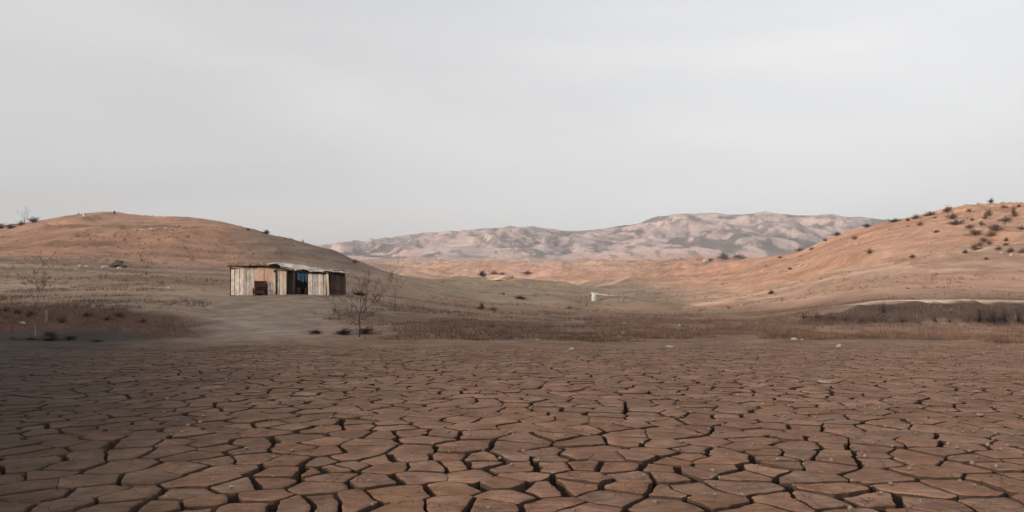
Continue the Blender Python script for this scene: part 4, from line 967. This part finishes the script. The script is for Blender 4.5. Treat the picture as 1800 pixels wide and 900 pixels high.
# straw and brush lying on the roof
mb = MB()
for i in range(1100):
    X = hx(rr.uniform(402, 482)); yy = rr.uniform(-0.4, DEPTH); z = roof_z(X) + 0.2 + 0.028 * max(yy, 0)
    a = rr.uniform(0, 6.28); l_ = rr.uniform(.1, .4); d = Vector((math.cos(a) * l_, math.sin(a) * l_, rr.uniform(-.02, .22)))
    p_ = Vector((X, yy, z)); o_ = Vector((0, 0, 0.022)); mb.add([p_, p_ + d, p_ + o_], [(0, 1, 2)])
o = mb.build('roof_straw', M['thatch'], shack); o['kind'] = 'stuff'
for (px, yy, s) in ((412, 0.4, .11), (433, 1.0, .13), (458, 0.3, .12), (490, 0.7, .14), (512, 0.3, .15), (531, 0.8, .13), (556, 0.4, .1), (578, 0.7, .12)):
    X = hx(px); tag(link('stone', R.choice(ROCKS).copy(), M['stone'], shack, (X, yy, roof_z(X) + 0.27), (0, 0, rr.uniform(0, 6)), (s, s, s * .8)))
# blue tarp in the opening
V = []; Fq = []; nx, ny = 12, 8
for j in range(ny + 1):
    for i in range(nx + 1):
        X = hx(521.5) + (hx(540.5) - hx(521.5)) * i / nx; z0 = roof_z(X) - 0.02; low = hz(496 + 2.0 * math.sin(i * 1.3) - (5 if i < 3 else 0)); V.append((X, 0.12 + 0.06 * math.sin(i * 1.5) * (j / ny) + 0.02 * math.sin(j * 2 + i), z0 + (low - z0) * j / ny))
for j in range(ny):
    for i in range(nx): a = j * (nx + 1) + i; Fq.append((a, a + nx + 1, a + nx + 2, a + 1))
mb = MB(); mb.add(V, Fq); o = tag(mb.build('blue_tarp', M['blue'], None, True), 'blue tarp hanging across the dark opening of the shack', 'tarp'); o.location = shack.location
o.modifiers.new('thickness', 'SOLIDIFY').thickness = 0.012
# two dark barrels standing in the opening
for i, (px, lab) in enumerate([(522, 'black barrel in the shack opening, left of the pair'), (536, 'black barrel in the shack opening, right of the pair')]):
    t = empty('barrel', (hx0 + hx(px), HD + 0.5, hz0 - 0.03), label=lab, cat='barrel', group='barrels in the shack opening')
    mb = MB(); prof = [(0, .0), (.13, 0), (.15, .04), (.15, .2), (.162, .21), (.15, .22), (.15, .42), (.162, .43), (.15, .44), (.15, .58), (.135, .6), (0, .59)]; vs = []; fs = []; n = 14
    for (r_, z_) in prof:
        for k in range(n): vs.append((r_ * math.cos(6.2832 * k / n), r_ * math.sin(6.2832 * k / n), z_))
    for a in range(len(prof) - 1):
        for k in range(n): fs.append((a * n + k, a * n + (k + 1) % n, (a + 1) * n + (k + 1) % n, (a + 1) * n + k))
    mb.add(vs, fs); mb.build('drum', M['scrubd'], t, True)
    mb = MB(); mb.tube([(0.06, 0, 0.59), (0.06, 0, 0.615)], 0.025, 8); mb.build('bung', M['plank_dark'], t)
# red-brown bench against the front
t = empty('bench', (hx0 + hx(459), HD - 0.36, hz0 - 0.02), label='dark red-brown wooden bench against the front of the shack', cat='bench')
bw = 21 * HK
mb = MB(); mb.box((0, 0, 0.46), (bw, 0.36, 0.05), jit=.004); mb.build('seat', M['red'], t)
for z_ in (0.66, 0.83, 1.0): 
    mb = MB(); mb.box((0, 0.17, z_), (bw, 0.03, 0.125), jit=.006); mb.build('backrest_slat', M['red'], t)
for sx in (-1, 1):
    for sy in (-1, 1):
        mb = MB(); hh = 1.08 if sy > 0 else 0.44; mb.box((sx * (bw / 2 - .05), sy * .15 if sy < 0 else .2, hh / 2), (.06, .05, hh)); mb.build('leg', M['red'], t)
mb = MB(); mb.box((0, -0.16, 0.25), (bw - .1, 0.03, 0.24)); mb.build('front_panel', M['red'], t)

# ---------------------------------------------------------------- air
hb = MB(); hb.box((0, 0, 112), (20000, 20000, 272))
hz_o = hb.build('haze', None)
hm = bpy.data.materials.new('haze'); hm.use_nodes = True; t = hm.node_tree
for n in list(t.nodes):
    if n.type == 'BSDF_PRINCIPLED': t.nodes.remove(n)
pv = t.nodes.new('ShaderNodeVolumePrincipled'); pv.inputs['Color'].default_value = (0.90, 0.90, 0.93, 1); pv.inputs['Density'].default_value = 0.00035; pv.inputs['Anisotropy'].default_value = 0.2
t.links.new(pv.outputs[0], [n for n in t.nodes if n.type == 'OUTPUT_MATERIAL'][0].inputs['Volume'])
hz_o.data.materials.append(hm); tag(hz_o, 'thin pale haze in the valley air', None, None, 'stuff')
